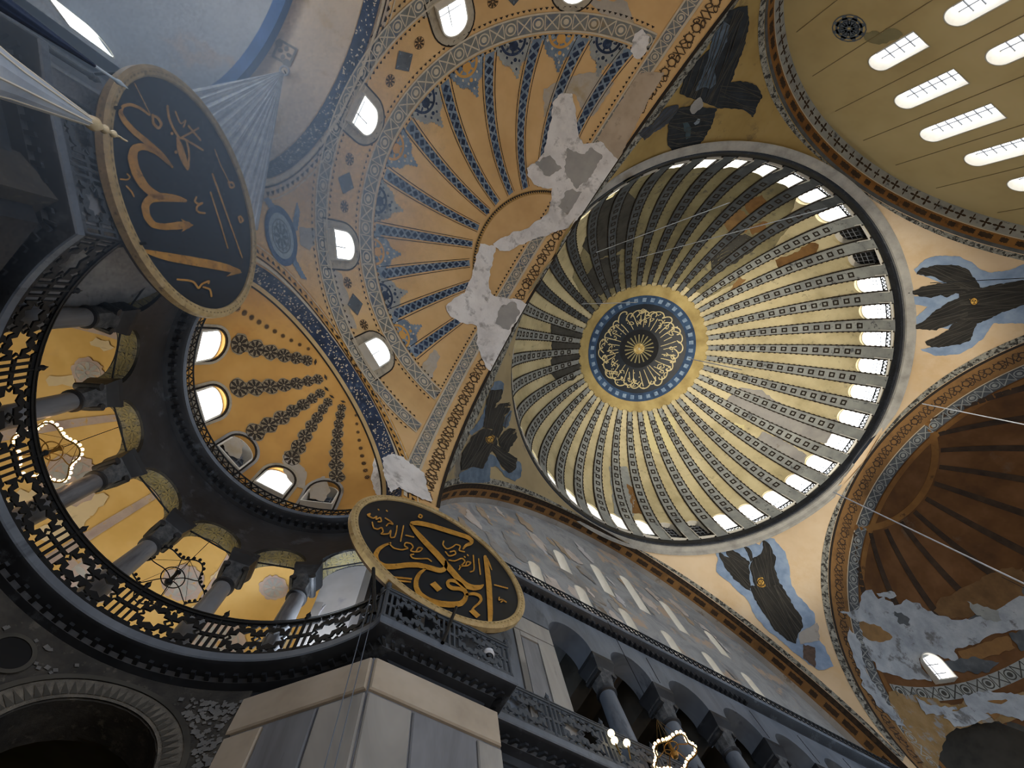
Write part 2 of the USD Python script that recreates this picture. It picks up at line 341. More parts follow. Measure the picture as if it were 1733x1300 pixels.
obj(med, 'black_field', annulus(2.1, 4.97, .15), BOARD)
def calligraphy():
    r = random.Random(7); g = []
    for k in range(34):                                         # upright letters leaning along the ring
        a = 2 * PI * k / 34 + r.uniform(-.04, .04); lean = r.uniform(.02, .12)
        g.append(('line', [(r.uniform(2.3, 2.8), a + lean), (3.1, a + lean * .5), (r.uniform(3.5, 4.3), a)], .055))
    for k in range(30):                                         # sweeping bowls near the rim
        a = 2 * PI * k / 30 + r.uniform(-.05, .05); rr = r.uniform(4.05, 4.6); L = r.uniform(.2, .34)
        g.append(('line', [(rr - .45, a - L * .5), (rr - .12, a - L * .28), (rr + .1, a), (rr + .12, a + L * .3), (rr - .1, a + L * .55), (rr - .3, a + L * .5)], .06))
    for k in range(46):
        a = r.uniform(0, 2 * PI); rr = r.uniform(3.0, 4.3); L = r.uniform(.08, .16); s = r.choice((-1, 1))
        g.append(('line', [(rr, a), (rr + s * .25, a + L * .4), (rr + s * .1, a + L), (rr - s * .18, a + L * 1.25), (rr - s * .1, a + L * .6)], .045))
    for k in range(40): g.append(('dot', (r.uniform(2.7, 4.5), r.uniform(0, 2 * PI)), .07))
    out = []
    for kind, p, w in g:
        if kind == 'dot': s = Point(p[0], p[1] * 3.6).buffer(w, 2)
        else:
            q = np.array(p); q[:, 1] *= 3.6; t = np.linspace(0, len(q) - 1, len(q) * 4); c = np.column_stack([np.interp(t, range(len(q)), q[:, 0]), np.interp(t, range(len(q)), q[:, 1])])
            for _ in range(3): c[1:-1] = (c[:-2] + 2 * c[1:-1] + c[2:]) / 4
            s = LineString(c).buffer(w, 2)
        v, f = tri2(s); v[:, 1] /= 3.6; out.append((dome_polar(v, .19), f))
    return cat_(out)
obj(med, 'gold_script', calligraphy(), GOLD_PALE)
obj(med, 'inner_disc', annulus(.02, 2.15, .17, 60), mat('rosette_black', ['0e0f11', '17181b'], 1))
rays = []
for k in range(20):
    a = 2 * PI * k / 20; rays.append((dome_polar(np.array([(.55, a - .11), (.55, a + .11), (1.62, a + .05), (1.62, a - .05)]), .2), np.array([[0, 1, 2], [0, 2, 3]])))
obj(med, 'ray', cat_(rays), mat('ray_gold', ['7d7454', '94895f'], 3), kind='stuff')
obj(med, 'gold_boss', annulus(.02, .6, .22, 30), mat('boss_gold', ['8a6f3c', 'b59a5a', 'd8c48a'], 3, rough=.35, metal=.3))
obj(med, 'boss_tip', (lambda p: trimesh.creation.icosphere(2, .13).apply_translation(p))(dome_polar(np.array([[0., 0.]]), .28)[0]), mat('boss_tip_gold', ['e0d6b8'], 3, rough=.3))

# stains, repairs and one painted-in shaded quadrant between the ribs, measured on the photograph
SOOTY = mat('sooty_gold_mosaic', ['7a7152', '8b815e', '998f6b'], .5, spots='6a6350', spot_scale=1.2)  # darker gold paints in the weaker light on the north-east quadrant
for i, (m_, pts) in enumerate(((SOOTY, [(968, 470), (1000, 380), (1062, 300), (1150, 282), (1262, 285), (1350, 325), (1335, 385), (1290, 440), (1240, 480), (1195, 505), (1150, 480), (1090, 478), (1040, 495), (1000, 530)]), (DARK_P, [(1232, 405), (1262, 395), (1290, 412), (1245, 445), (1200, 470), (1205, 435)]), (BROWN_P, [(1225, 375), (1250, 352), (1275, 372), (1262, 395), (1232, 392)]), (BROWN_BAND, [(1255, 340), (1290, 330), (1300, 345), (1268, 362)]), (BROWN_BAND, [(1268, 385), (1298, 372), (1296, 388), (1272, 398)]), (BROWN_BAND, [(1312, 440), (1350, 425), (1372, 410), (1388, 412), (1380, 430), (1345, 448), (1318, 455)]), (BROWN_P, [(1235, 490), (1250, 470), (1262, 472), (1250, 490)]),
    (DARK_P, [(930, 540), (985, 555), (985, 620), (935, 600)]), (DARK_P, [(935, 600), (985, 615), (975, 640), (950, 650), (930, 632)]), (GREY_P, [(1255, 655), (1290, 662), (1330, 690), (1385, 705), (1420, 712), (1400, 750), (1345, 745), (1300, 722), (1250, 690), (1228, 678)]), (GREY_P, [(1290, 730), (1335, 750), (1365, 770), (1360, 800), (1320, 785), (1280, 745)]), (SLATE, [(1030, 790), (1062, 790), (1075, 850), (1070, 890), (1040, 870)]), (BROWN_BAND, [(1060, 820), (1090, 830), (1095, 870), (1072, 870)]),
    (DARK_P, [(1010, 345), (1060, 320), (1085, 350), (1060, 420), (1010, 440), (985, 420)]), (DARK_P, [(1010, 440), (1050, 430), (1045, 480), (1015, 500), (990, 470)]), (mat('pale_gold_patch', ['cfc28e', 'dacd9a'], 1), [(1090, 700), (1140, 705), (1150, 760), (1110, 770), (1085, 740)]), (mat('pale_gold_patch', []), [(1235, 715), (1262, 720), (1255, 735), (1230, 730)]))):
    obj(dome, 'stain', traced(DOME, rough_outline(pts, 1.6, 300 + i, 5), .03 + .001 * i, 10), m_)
# windows round the foot of the dome
wp = make_window(1.5, 3.0, 1.3, PANE_DAY, 5, 9)
wd = make_window(1.5, 3.0, .45, PANE_DIM, 4, 6)
first = {'l': wp, 'd': wd}
for k in range(40):
    az = 2 * PI * k / 40; p = DOME.ae(az, 0.); d = p[:2] / np.linalg.norm(p[:2]); a = math.atan2(d[1], d[0]); ex, ey, ez = radial(a)
    deg = k * 9; key = 'd' if deg in (108, 117, 234, 243) else 'l'
    M4 = frame([p[0] - d[0] * .22, p[1] - d[1] * .22, 38.35], ex, ey, ez)
    lab = dict(l='arched daylit window with a fine lattice at the foot of the main dome', d='blocked dark window at the foot of the main dome')[key]
    grp = dict(l='daylit windows round the foot of the dome', d='blocked windows of the dome')[key]
    if first[key] is not None:
        place(first[key], M4); tag(first[key], lab, 'window', grp); first[key] = None
    else: copy_of({'l': wp, 'd': wd}[key], M4, lab, grp, 'structure')

ME = np.array([[15.1, 0, -.42], [0, 15.1, 0], [0, 0, 15.25]]); SE = Dome((15.26, -.3, 22.6), ME); SE.half = 1
MW = np.array([[15.7, 0, 0], [0, 15.7, 0], [0, 0, 15.16]]); SW = Dome((-16.35, 0, 22.4), MW); SW.half = -1
# cornice of the dome with its iron railing
dc = thing('dome_cornice', 'dark circular cornice with an iron railing round the foot of the main dome', 'cornice')
def ring_on_ellipse(prof, n=160):
    a = np.linspace(0, 2 * PI, n + 1)[:-1]; u = np.stack([np.cos(a), np.sin(a)], -1) @ ELL.T; d = u / np.linalg.norm(u, axis=1, keepdims=True)
    P = np.array([[[*(u[i] + d[i] * r), z] for r, z in prof] for i in range(n)])
    for D, sx in ((SE, 1), (SW, -1)):                           # where the rim overhangs a semi-dome it is cut back to stay above it
        q = (P - D.c) @ D.Mi.T; over = (sx * q[..., 0] > -.06) & (np.linalg.norm(q, axis=-1) < 1.004); q[over, 2] = np.sqrt(np.maximum(1.004 ** 2 - q[over, 0] ** 2 - q[over, 1] ** 2, .2)); P = np.where(over[..., None], D.c + q @ D.M.T, P)
    return grid(P, True)
obj(dc, 'moulding', ring_on_ellipse([(.4, 37.42), (.1, 37.45), (.0, 37.55), (-.08, 37.7), (-.08, 38.2), (.0, 38.3), (.3, 38.34), (.7, 38.36)]), mat('cornice_black', ['13151a', '1c1f25', '24282e'], 1.5, rough=.4, spots='3c4148', spot_scale=5, spot_at=(.6, .66)))
obj(dc, 'pale_string_course', ring_on_ellipse([(.62, 36.95), (.45, 37.0), (.36, 37.2), (.12, 37.3), (.1, 37.46)]), mat('pale_string_stone', ['8f8c84', 'a3a098', 'b0aca2'], 1.))
obj(dc, 'plaster_fillet', ring_on_ellipse([(.3, 37.28), (.8, 37.36), (1.5, 37.6)]), PEACH)
rail = []
a = np.linspace(0, 2 * PI, 321)[:-1]; u = np.stack([np.cos(a), np.sin(a)], -1) @ ELL.T; d = u / np.linalg.norm(u, axis=1, keepdims=True)
for z, r in ((38.36, .05), (39.1, .06), (38.7, .04)): rail.append(tube(np.column_stack([u + d * .05, np.full(len(u), z)]), r, 4, True))
for i in range(0, 320): 
    j = (i + 1) % 320; p, q = [*(u[i] + d[i] * .05), 38.36], [*(u[j] + d[j] * .05), 39.08]; rail.append(tube([p, q], .042, 3)); rail.append(tube([[q[0], q[1], 38.36], [p[0], p[1], 39.08]], .042, 3))
obj(dc, 'railing', cat_(rail), IRON, kind='stuff')

# ---------------------------------------------------------------- the two semi-domes and the four great arches
CON = Dome((22.0, -12.6, 22.0), np.eye(3) * 5.6); CON_AZ = math.radians(-61.3)
BY, BZ, BR = -1.1, 22.4, 6.15                                     # bema vault: axis y, springing, radius
def solid(D, r=1., n=200): return xf(Manifold.sphere(r, n), D.c, D.M[:, 0], D.M[:, 1], D.M[:, 2])
def half_shell(D, sx, t=1.05):
    s = Manifold.sphere(t, 180) - Manifold.sphere(1., 256)
    s = s ^ (Manifold.cube([2, 4, 2]).translate([0 if sx > 0 else -2, -2, -.02])); return xf(s, D.c, D.M[:, 0], D.M[:, 1], D.M[:, 2])
def win_cut(D, az, zsill, w, h):
    n = D.ae(az, 0.); ex, ey, ez = radial(az); rad = float(np.sqrt(max(0, 1 - ((zsill + .5 - D.c[2]) / D.M[2, 2]) ** 2))) * D.M[1, 1]
    o = np.array([D.c[0] + rad * math.cos(az), D.c[1] + rad * math.sin(az), zsill]); return o, ex, ey, ez
rad = math.radians
E_WIN = [math.radians(x) for x in (56, 26, -4.6, -34.3, -60.8)]
conN = Dome((22.0, 12.0, 22.0), np.eye(3) * 5.6)
barrel = xf(Manifold.cylinder(8, BR, BR, 120), [27, BY, BZ], [0, 1, 0], [0, 0, 1], [1, 0, 0])
cut = [solid(CON), solid(conN), barrel, boxm(27, 35, BY - BR, BY + BR, 21, BZ)]
e_frames = []
for az in E_WIN:
    o, ex, ey, ez = win_cut(SE, az, 29.0, 1.55, 1.9); ex, ey, ez = radial(az, rad(20)); e_frames.append((o, ex, ey, ez))
    cut.append(xf(prism(arch2(1.55, 0, 1.15), 6), o - ez * 2.5, ex, ey, ez))
semi = thing('semi_dome', 'ochre painted semi-dome with blue radial ribs, five windows and torn white plaster patches', 'semi-dome')
obj(semi, 'shell', half_shell(SE, 1) - Manifold.batch_boolean(cut, m3.OpType.Add), OCHRE, smooth=25)
w0 = make_window(1.55, 1.92, .62, PANE_DAY, 2, 2, .05)
for i, (o, ex, ey, ez) in enumerate(e_frames):
    lab = ['arched daylit window of the ochre semi-dome, at the very top edge of the photo', 'arched daylit window of the ochre semi-dome, second from the top edge', 'middle arched window of the five in the ochre semi-dome', 'arched daylit window of the ochre semi-dome beside the blue-ringed medallion', 'arched daylit window of the ochre semi-dome nearest the small conch'][i]
    M4 = frame(o - ez * .35, ex, ey, ez)
    if i == 0: place(w0, M4); tag(w0, lab, 'window', 'windows of the ochre semi-dome')
    else: copy_of(w0, M4, lab, None, 'structure')
    # painted surround
    v, f = fine(tri2(arch2(2.5, -.28, 1.15).difference(arch2(1.62, .0, 1.15))), .4)
    def wall_hit(D, v, off, o=o, ex=ex, ey=ey, ez=ez):
        p = o + v[:, :1] * ex + v[:, 1:] * ey; q = (p - D.c) @ D.Mi.T; e = D.Mi @ ez
        b = q @ e; a_ = e @ e; k_ = (q * q).sum(1) - 1; t = (-b + np.sqrt(np.maximum(b * b - a_ * k_, 0))) / a_; return D.at(q + t[:, None] * e, off)
    obj(semi, 'window_surround', (wall_hit(SE, v, .03), f), mat('window_surround_grey', ['a09580', 'b0a48e', '8c8474'], 1.5))
    v, f = fine(tri2(arch2(2.62, -.34, 1.15).difference(arch2(2.46, -.28, 1.15))), .4); obj(semi, 'window_line', (wall_hit(SE, v, .035), f), LINE_D)

def ringchart(D, el0):
    c = math.cos(el0)
    return lambda v, off: D.ae(v[:, 0] / (15.1 * c), el0 + v[:, 1] / 15.2, off)
def archchart(D, sx=1):
    """s: metres along the arch from its crown, t: metres from the arch edge into the semi-dome"""
    def f(v, off):
        nx = v[:, 1] / 15.1; th = PI / 2 + v[:, 0] / 15.1; c = np.sqrt(1 - nx * nx); return D.at(np.column_stack([sx * nx, c * np.cos(th), c * np.sin(th)]), off)
    return f
def strip2(s0, s1, t0, t1, n, m=3):
    s = np.linspace(s0, s1, n + 1); t = np.linspace(t0, t1, m); g = np.stack(np.meshgrid(s, t, indexing='ij'), -1); vf = grid(np.concatenate([g, np.zeros(g.shape[:2] + (1,))], -1)); return vf[0][:, :2], vf[1]
def cat2(l):
    v, f = cat_([(np.column_stack([a, np.zeros(len(a))]), b) for a, b in l]); return v[:, :2], f
def put(parent, name, vf, chart, mat_, off=.03, **k): return obj(parent, name, (chart(vf[0], off), vf[1]), mat_, **k)
rad = math.radians
# paint of the ochre semi-dome
c1, c2 = ringchart(SE, rad(34.3)), ringchart(SE, rad(21.8)); R1, R2_ = 15.1 * math.cos(rad(34.3)), 15.1 * math.cos(rad(21.8)); ac = archchart(SE)
BAND = mat('lattice_band_ground', ['6b6b64', '7d7d76', '5d6470'], 1.2, spots='8f7a58', spot_scale=.8, spot_at=(.56, .68))
def band(parent, name, chart, s0, s1, t0, t1, n=120, lines=True, ground=BAND, motif=True, pitch=None):
    w = t1 - t0; g = put(parent, name, strip2(s0, s1, t0, t1, n), chart, ground, .025, smooth=30)
    if motif:
        p = pitch or w * .95; k = int((s1 - s0) / (2 * p)); p = (s1 - s0) / (2 * k)
        put(g, 'lattice_motif', scatter(M_LATT, [(s0 + (2 * i + .5) * p, (t0 + t1) / 2, 0, p, w * .92) for i in range(k)]), chart, LINE_L if motif is True else motif, .034, kind='stuff', smooth=30)
    if lines:
        q = cat_([(chart(v, .038), f) for v, f in (strip2(s0, s1, t0 - .1, t0, n, 2), strip2(s0, s1, t1, t1 + .1, n, 2))]); obj(g, 'edge_line', q, LINE_L, smooth=30)
    return g
def dashes(parent, chart, s0, s1, t, pitch=.32, size=(.2, .13), m=LINE_D, name='dotted_line'):
    n = int((s1 - s0) / pitch); return put(parent, name, scatter(M_TRI, [(s0 + (i + .5) * pitch, t, 0, *size) for i in range(n)]), chart, m, .03, kind='stuff', smooth=False)
band(semi, 'lattice_band', c1, -rad(79) * R1, rad(79) * R1, 0, .85)
band(semi, 'lattice_band', c2, -rad(80) * R2_, rad(80) * R2_, 0, .75)
for ch, R, t in ((c1, R1, -.28), (c1, R1, 1.12), (c2, R2_, -.3), (c2, R2_, 1.02)): dashes(semi, ch, -rad(78) * R, rad(78) * R, t)
band(semi, 'lattice_band', ac, -22.6, 22.6, 1.5, 2.1, 160)
put(semi, 'arch_border', strip2(-23.2, 23.2, -.02, .16, 160), ac, LINE_D, .04); put(semi, 'pale_border', strip2(-23.2, 23.2, 1.36, 1.42, 160), ac, LINE_L, .035)
put(semi, 'arch_scroll', scatter(M_SCROLL, [(-22 + 2.1 * k, .78, 0, 1.02, 1.15) for k in range(22)]), ac, mat('scroll_brown', ['33271a', '4a3823', '5c4a30'], 1.5), .035, kind='stuff')
dashes(semi, ac, -14.5, 14.5, 2.4, .3)
apex = lambda az: 68.9 + .07 * az
RIBS = [(74, 58), (60.4, 44), (47, 31), (32.8, 19.2), (17.8, 7.2), (2.6, -2), (-12.3, -14.3), (-27.8, -25.5), (-40.5, -37.3), (-52.7, -50), (-65.2, -64)]
for a0, a1 in RIBS:
    e0, e1 = 38.8, apex(a1) - .8; L = 15.2 * rad(e1 - e0)
    def ch(v, off, a0=a0, a1=a1, e0=e0, e1=e1, L=L):
        f = v[:, 0] / L; el = np.radians(e0 + (e1 - e0) * f); return SE.ae(np.radians(a0 + (a1 - a0) * f) + v[:, 1] / (15.1 * np.cos(el)), el, off)
    tp = lambda vf: (np.column_stack([vf[0][:, 0], vf[0][:, 1] * (1.15 - .4 * vf[0][:, 0] / L)]), vf[1])
    rb = put(semi, 'radial_rib', tp(strip2(0, L, -.26, .26, 24)), ch, BLUE_G, .025)
    put(rb, 'diamond_motif', tp(scatter(M_DIAM, [(x, 0, 0, .42, .40) for x in np.arange(.35, L - .1, .52)])), ch, BLUE_D, .036, kind='stuff')
    put(rb, 'triangle_motif', tp(cat2([scatter(M_TRI, [(x, t * .19, 0 if t < 0 else PI, .3, .13) for x in np.arange(.6, L - .2, .52)]) for t in (-1, 1)])), ch, BLUE_D, .036, kind='stuff')
    obj(rb, 'edge_line', cat_([(ch(tp((q[0], q[1]))[0], .033), q[1]) for q in (strip2(0, L, -.4, -.36, 24, 2), strip2(0, L, .36, .40, 24, 2))]), LINE_D)
azs = np.radians(np.linspace(-78, 74, 80)); els = np.radians([apex(a) for a in np.degrees(azs)])
obj(semi, 'apex_ring', grid(np.stack([SE.ae(azs, els + d / 15, .03) for d in (0, .32)], 1)), mat('apex_ring_tan', ['9c7a45', 'b08a50'], 1))
obj(semi, 'apex_dots', cat_([(SE.ae(a + M_TRI[0][:, 0] * .2 / (15.1 * math.cos(e)), e + (.16 + M_TRI[0][:, 1] * .2) / 15.2, .036), M_TRI[1]) for a, e in zip(azs, els)]), LINE_D, kind='stuff')
for k in range(len(RIBS) - 1):
    am = (RIBS[k][0] + RIBS[k + 1][0]) / 2; R = 15.1 * math.cos(rad(38.4)); chl = ringchart(SE, rad(38.0))
    def ch(v, off, am=am): return SE.ae(rad(am) + v[:, 0] / R, rad(38.2) + v[:, 1] / 15.2, off)
    sc = affinity.scale(LAMB, 1.18, 1.95, origin=(0, 0)); si = affinity.scale(LAMB_IN, 1.25, 1.25, origin=(0, 0))
    l = put(semi, 'lambrequin', fine(tri2(sc), .6), ch, BLUE_G if k % 2 else SLATE, .026)
    put(l, 'inner_arc', tri2(si), ch, OCHRE_DEEP if k % 2 else BLUE_D, .036)
    put(l, 'scallops', cat2([scatter(M_DIAM, [(x, y, 0, .16, .2) for x, y in ((-.8, .3), (-.5, .75), (-.25, 1.1), (0, 1.5), (.25, 1.1), (.5, .75), (.8, .3))])]), ch, LINE_L if k % 2 else BLUE_D, .037, kind='stuff')
for am in (41, 11, -19.5, -47.5):
    def ch(v, off, am=am): return SE.ae(rad(am) + v[:, 0] / (15.1 * math.cos(rad(29.3))), rad(29.3) + v[:, 1] / 15.2, off)
    put(semi, 'diamond_panel', tri2(Polygon([(-.62, -.1), (.05, -.62), (.62, .1), (-.05, .62)])), ch, SLATE_D, .03)
    put(semi, 'diamond_cross', tri2(unary_union([bar2(-.5, -.08, .5, .08, .05), bar2(.04, -.5, -.04, .5, .05), ring2(.2, .05)])), ch, BLUE_G, .037)
    for q_ in ((-1.2, .1, .3, .62, .62), (1.2, -.1, .1, .62, .62)): put(semi, 'scroll_rosette', scatter(M_ROS, [q_]), ch, mat('scroll_brown', []), .03)
def spherical_circle(D, center, r, tv, up, proj):
    def f(v, off):
        th = PI / 2 - v[:, 0] / r; p = center + ((r + v[:, 1]) * np.cos(th))[:, None] * tv + ((r + v[:, 1]) * np.sin(th))[:, None] * up
        q = (p - D.c) @ D.Mi.T; e = D.Mi @ proj; b = q @ e; a_ = e @ e; k_ = (q * q).sum(1) - 1; t = (-b + np.sqrt(np.maximum(b * b - a_ * k_, 0))) / a_
        return D.at(q + t[:, None] * e, off)
    return f
UP = np.array([0, 0, 1.]); cax = np.array([math.cos(CON_AZ), math.sin(CON_AZ), 0]); ctv = np.array([-cax[1], cax[0], 0])
cc = spherical_circle(SE, CON.c, 5.6, ctv, UP, cax); bc = spherical_circle(SE, np.array([29., BY, BZ]), BR, np.array([0, 1., 0]), UP, np.array([1., 0, 0]))
for ch, r in ((cc, 5.6), (bc, BR)):
    L = r * PI / 2 * .97; put(semi, 'opening_border', strip2(-L, L, .04, .2, 60), ch, LINE_L, .03); put(semi, 'opening_border', strip2(-L, L, .24, .3, 60), ch, LINE_D, .03); dashes(semi, ch, -L, L, .52, .4, (.28, .16)); put(semi, 'opening_border', strip2(-L, L, .7, .76, 60), ch, LINE_L, .03)
# blue ringed medallion in the spandrel
def mchart(v, off): return SE.ae(rad(-34.4) + v[:, 0] / (15.1 * math.cos(rad(10.8))), rad(10.8) + v[:, 1] / 15.2, off)
md = thing('painted_medallion', 'blue ringed grey rosette painted low on the ochre semi-dome beside the left roundel', 'medallion')
put(md, 'ring', fine(tri2(Point(0, 0).buffer(1.3, 16).difference(Point(0, 0).buffer(.98, 16))), .5), mchart, mat('medallion_ring_blue', ['3c4f6c', '4d6282', '2f415c'], 3), .04)
put(md, 'field', fine(tri2(Point(0, 0).buffer(.99, 16)), .4), mchart, mat('medallion_field', ['8b99a3', '9eabb2'], 1.5), .045)
put(md, 'rosette', cat2([scatter(M_ROS, [(0, 0, 0, 1.1, 1.1)]), tri2(ring2(.75, .05)), scatter(M_ROS4, [(.58 * math.cos(a), .58 * math.sin(a), a, .22, .22) for a in np.arange(0, 6.2, .5236)])]), mchart, mat('medallion_grey', ['56616a', '667079'], 3), .055)
ac_ = pl(jag([(-.5, -.1), (.2, .5), (.7, .9), (.2, 1.0), (-.5, .5)], 4, .06))
for a, q in ((20, (1.0, .75)), (-60, (.9, -1.0)), (150, (-1.25, .7))): put(md, 'corner_leaf', tri2(affinity.translate(affinity.rotate(affinity.scale(ac_, 1.1, 1.1), a - 40), *q)), mchart, mat('leaf_blue_grey', ['63758c', '76879b'], 2), .035)
# torn plaster
WHITE1 = [[(891, 284), (907, 273), (921, 258), (925, 236), (930, 207), (936, 174), (945, 160), (969, 157), (976, 192), (976, 222), (987, 244), (1017, 238), (1046, 273), (1002, 338), (968, 384), (940, 392), (905, 404), (884, 414), (862, 424), (845, 424), (834, 414), (846, 404), (869, 392), (891, 388), (906, 377), (928, 360), (932, 330), (935, 318), (918, 318), (905, 312), (892, 298)],
    [(812, 412), (838, 416), (834, 442), (826, 478), (830, 498), (846, 503), (872, 506), (893, 515), (880, 539), (866, 554), (858, 588), (832, 630), (821, 622), (808, 587), (806, 552), (780, 546), (758, 532), (752, 520), (764, 508), (785, 497), (800, 460)]]
BEIGE1 = [(1081, 122), (1126, 122), (1098, 168), (1046, 273), (1010, 236), (1020, 220), (1050, 172), (1065, 148)]
for w_, l_ in zip(WHITE1, ('torn white plaster patch across the crown of the semi-dome', 'torn white plaster patch below the crown of the semi-dome')): obj(semi, 'plaster_patch', traced(SE, rough_outline(w_, 1.6, 3, 4), .05, 12), WHITE_P, l_)
for i, pts in enumerate(([(960, 250), (985, 262), (1000, 250), (1020, 262), (1000, 300), (975, 320), (955, 290)], [(905, 275), (930, 262), (950, 285), (925, 300)], [(845, 520), (870, 510), (880, 530), (860, 560), (838, 548)], [(960, 320), (985, 325), (960, 365), (945, 350)])): obj(semi, 'grey_mortar', traced(SE, rough_outline(pts, 1.6, 500 + i, 4), .058, 10), GREY_P)
obj(semi, 'plaster_patch', traced(SE, rough_outline(BEIGE1, 1.0, 4), .045, 12), BEIGE_P, 'worn beige plaster strip beside the arch edge')
obj(semi, 'plaster_patch', traced(SE, rough_outline([(1085, 50), (1100, 62), (1092, 92), (1078, 100), (1066, 88), (1072, 62)], 2, 5), .05, 12), WHITE_P)
GREYW = mat('grey_wash_plaster', ['a39a8c', 'b2a797', 'a89674'], .8)
for i, (m_, pts) in enumerate(((GREYW, [(536, 388), (552, 392), (560, 430), (562, 452), (580, 468), (592, 520), (604, 560), (586, 552), (572, 520), (556, 480), (545, 450), (536, 420)]), (GREY_P, [(506, 385), (530, 385), (534, 412), (522, 424), (508, 415)]),
    (GREYW, [(700, 0), (745, 0), (740, 18), (722, 30), (702, 22)]), (GREYW, [(990, 0), (1060, 0), (1075, 40), (1040, 34), (1015, 20)]), (GREYW, [(920, 150), (960, 130), (1010, 120), (1040, 140), (1010, 190), (990, 200), (975, 160), (940, 160), (920, 200)]), (GREYW, [(700, 640), (735, 590), (745, 600), (728, 645)]))):
    obj(semi, 'plaster_wash', traced(SE, rough_outline(pts, 2, 10 + i), .022, 12), m_)

# ---------------------------------------------------------------- great arches as curves, pendentives between them
def archE(th): return SE.at(np.array([0, math.cos(th), math.sin(th)]))
def archW(th): return SW.at(np.array([0, math.cos(th), math.sin(th)]))
def archN(th): return np.array([15.78 * math.cos(th), 16.48, 21.98 + 15.23 * math.sin(th)])
def archS(th): return np.array([15.825 * math.cos(th), -15.9, 21.95 + 15.27 * math.sin(th)])
class Pendentive:
    def __init__(s, A, a_side, B, b_side): s.A, s.B, s.sa, s.sb = A, B, a_side, b_side
    def row(s, tau, u):
        a = s.A(s.sa + (PI / 2 - s.sa) * tau); b = s.B(s.sb + (PI / 2 - s.sb) * tau)
        a1, a2 = math.atan2(a[1], a[0]), math.atan2(b[1], b[0])
        if a2 - a1 > PI: a2 -= 2 * PI
        if a1 - a2 > PI: a2 += 2 * PI
        az = a1 + (a2 - a1) * u; r = math.hypot(*a[:2]) + (math.hypot(*b[:2]) - math.hypot(*a[:2])) * u; z = a[2] + (b[2] - a[2]) * u
        r += (np.array([rim_radius(x) for x in np.atleast_1d(az)]) + .35 - r) * np.sin(PI * np.clip(u, 0, 1)) ** .6 * tau ** 3
        z += (37.25 - z) * np.sin(PI * np.clip(u, 0, 1)) ** .6 * tau ** 4
        return np.stack([r * np.cos(az), r * np.sin(az), z], -1)
    def mesh(s, n=48, m=48):
        u = np.linspace(0, 1, m + 1); return np.array([s.row(t, u) for t in 1 - np.linspace(1, 0, n + 1) ** 1.5])
    def band(s, side, d0, d1, off, n=60):
        out = []
        for t in np.linspace(.06, .985, n):
            p = s.row(t, np.linspace(0, 1, 60)); L = np.linalg.norm(np.diff(p, axis=0), axis=1).sum()
            u = np.minimum(np.array([d0, (d0 + d1) / 2, d1]) / L, .5); out.append(s.row(t, u if side == 0 else 1 - u))
        P = np.array(out); n_ = -P.copy(); n_[..., 2] = 30 - P[..., 2]; n_ /= np.linalg.norm(n_, axis=-1, keepdims=True); return P + n_ * off
def mesh_hit(vf, uv, off):
    v, f = vf; d = sight(uv); a, b, c = v[f[:, 0]], v[f[:, 1]], v[f[:, 2]]; e1, e2 = b - a, c - a; out = []
    for q in d:
        h = np.cross(q, e2); det = (e1 * h).sum(1); det = np.where(abs(det) < 1e-12, 1e-12, det); s_ = CAM - a; u = (s_ * h).sum(1) / det; k = np.cross(s_, e1); w = (k @ q) / det; t = (e2 * k).sum(1) / det
        bad = np.maximum.reduce([-u, -w, u + w - 1, np.where(t > 1, -1, 9)]); i = int(np.argmin(bad)); n = np.cross(e1[i], e2[i]); n /= np.linalg.norm(n); n *= -np.sign(n @ q); out.append(CAM + q * t[i] + n * off)
    return np.array(out)
def traced_on(vf, poly, off, size=12):
    v, f = fine(tri2(pl(poly)), size); return mesh_hit(vf, v, off), f
EDGE = mat('pendentive_lace_border', ['6b6a62', '89877c', 'a3a094'], 3.0, spots='33322e', spot_scale=4, spot_at=(.5, .55))
pend = {}
for key, A, sa, B, sb, m_, lab in (('SE', archE, PI, archS, 0., mat('pendentive_drab', ['8d7d5c', '9c8b68', 'a8966f'], .25, spots='6f6a60', spot_scale=.3), 'drab pendentive between the ochre semi-dome and the grey window wall'),
        ('NE', archE, 0., archN, 0., OLIVE, 'olive gold pendentive with a dark seraph at the top of the photo'),
        ('SW', archW, PI, archS, PI, PEACH, 'peach pendentive below the dome with a blue-edged seraph standing upright'),
        ('NW', archW, 0., archN, PI, PEACH, 'peach pendentive at the right edge with a blue-edged seraph lying sideways')):
    p = Pendentive(A, sa, B, sb); th = thing('pendentive', lab, 'pendentive', 'four pendentives' if 0 else None); g = grid(p.mesh())
    obj(th, 'surface', g, m_, smooth=True); pend[key] = (p, th, g)
    w0 = (.02, .9) if key[1] == 'E' else (.02, .5)
    obj(th, 'arch_border', grid(p.band(0, *w0, .03)), EDGE); obj(th, 'arch_border', grid(p.band(1, .02, .35, .03)), EDGE)
Z4 = lambda l, s, ox, oy: [(ox + x / s, oy + y / s) for x, y in l]
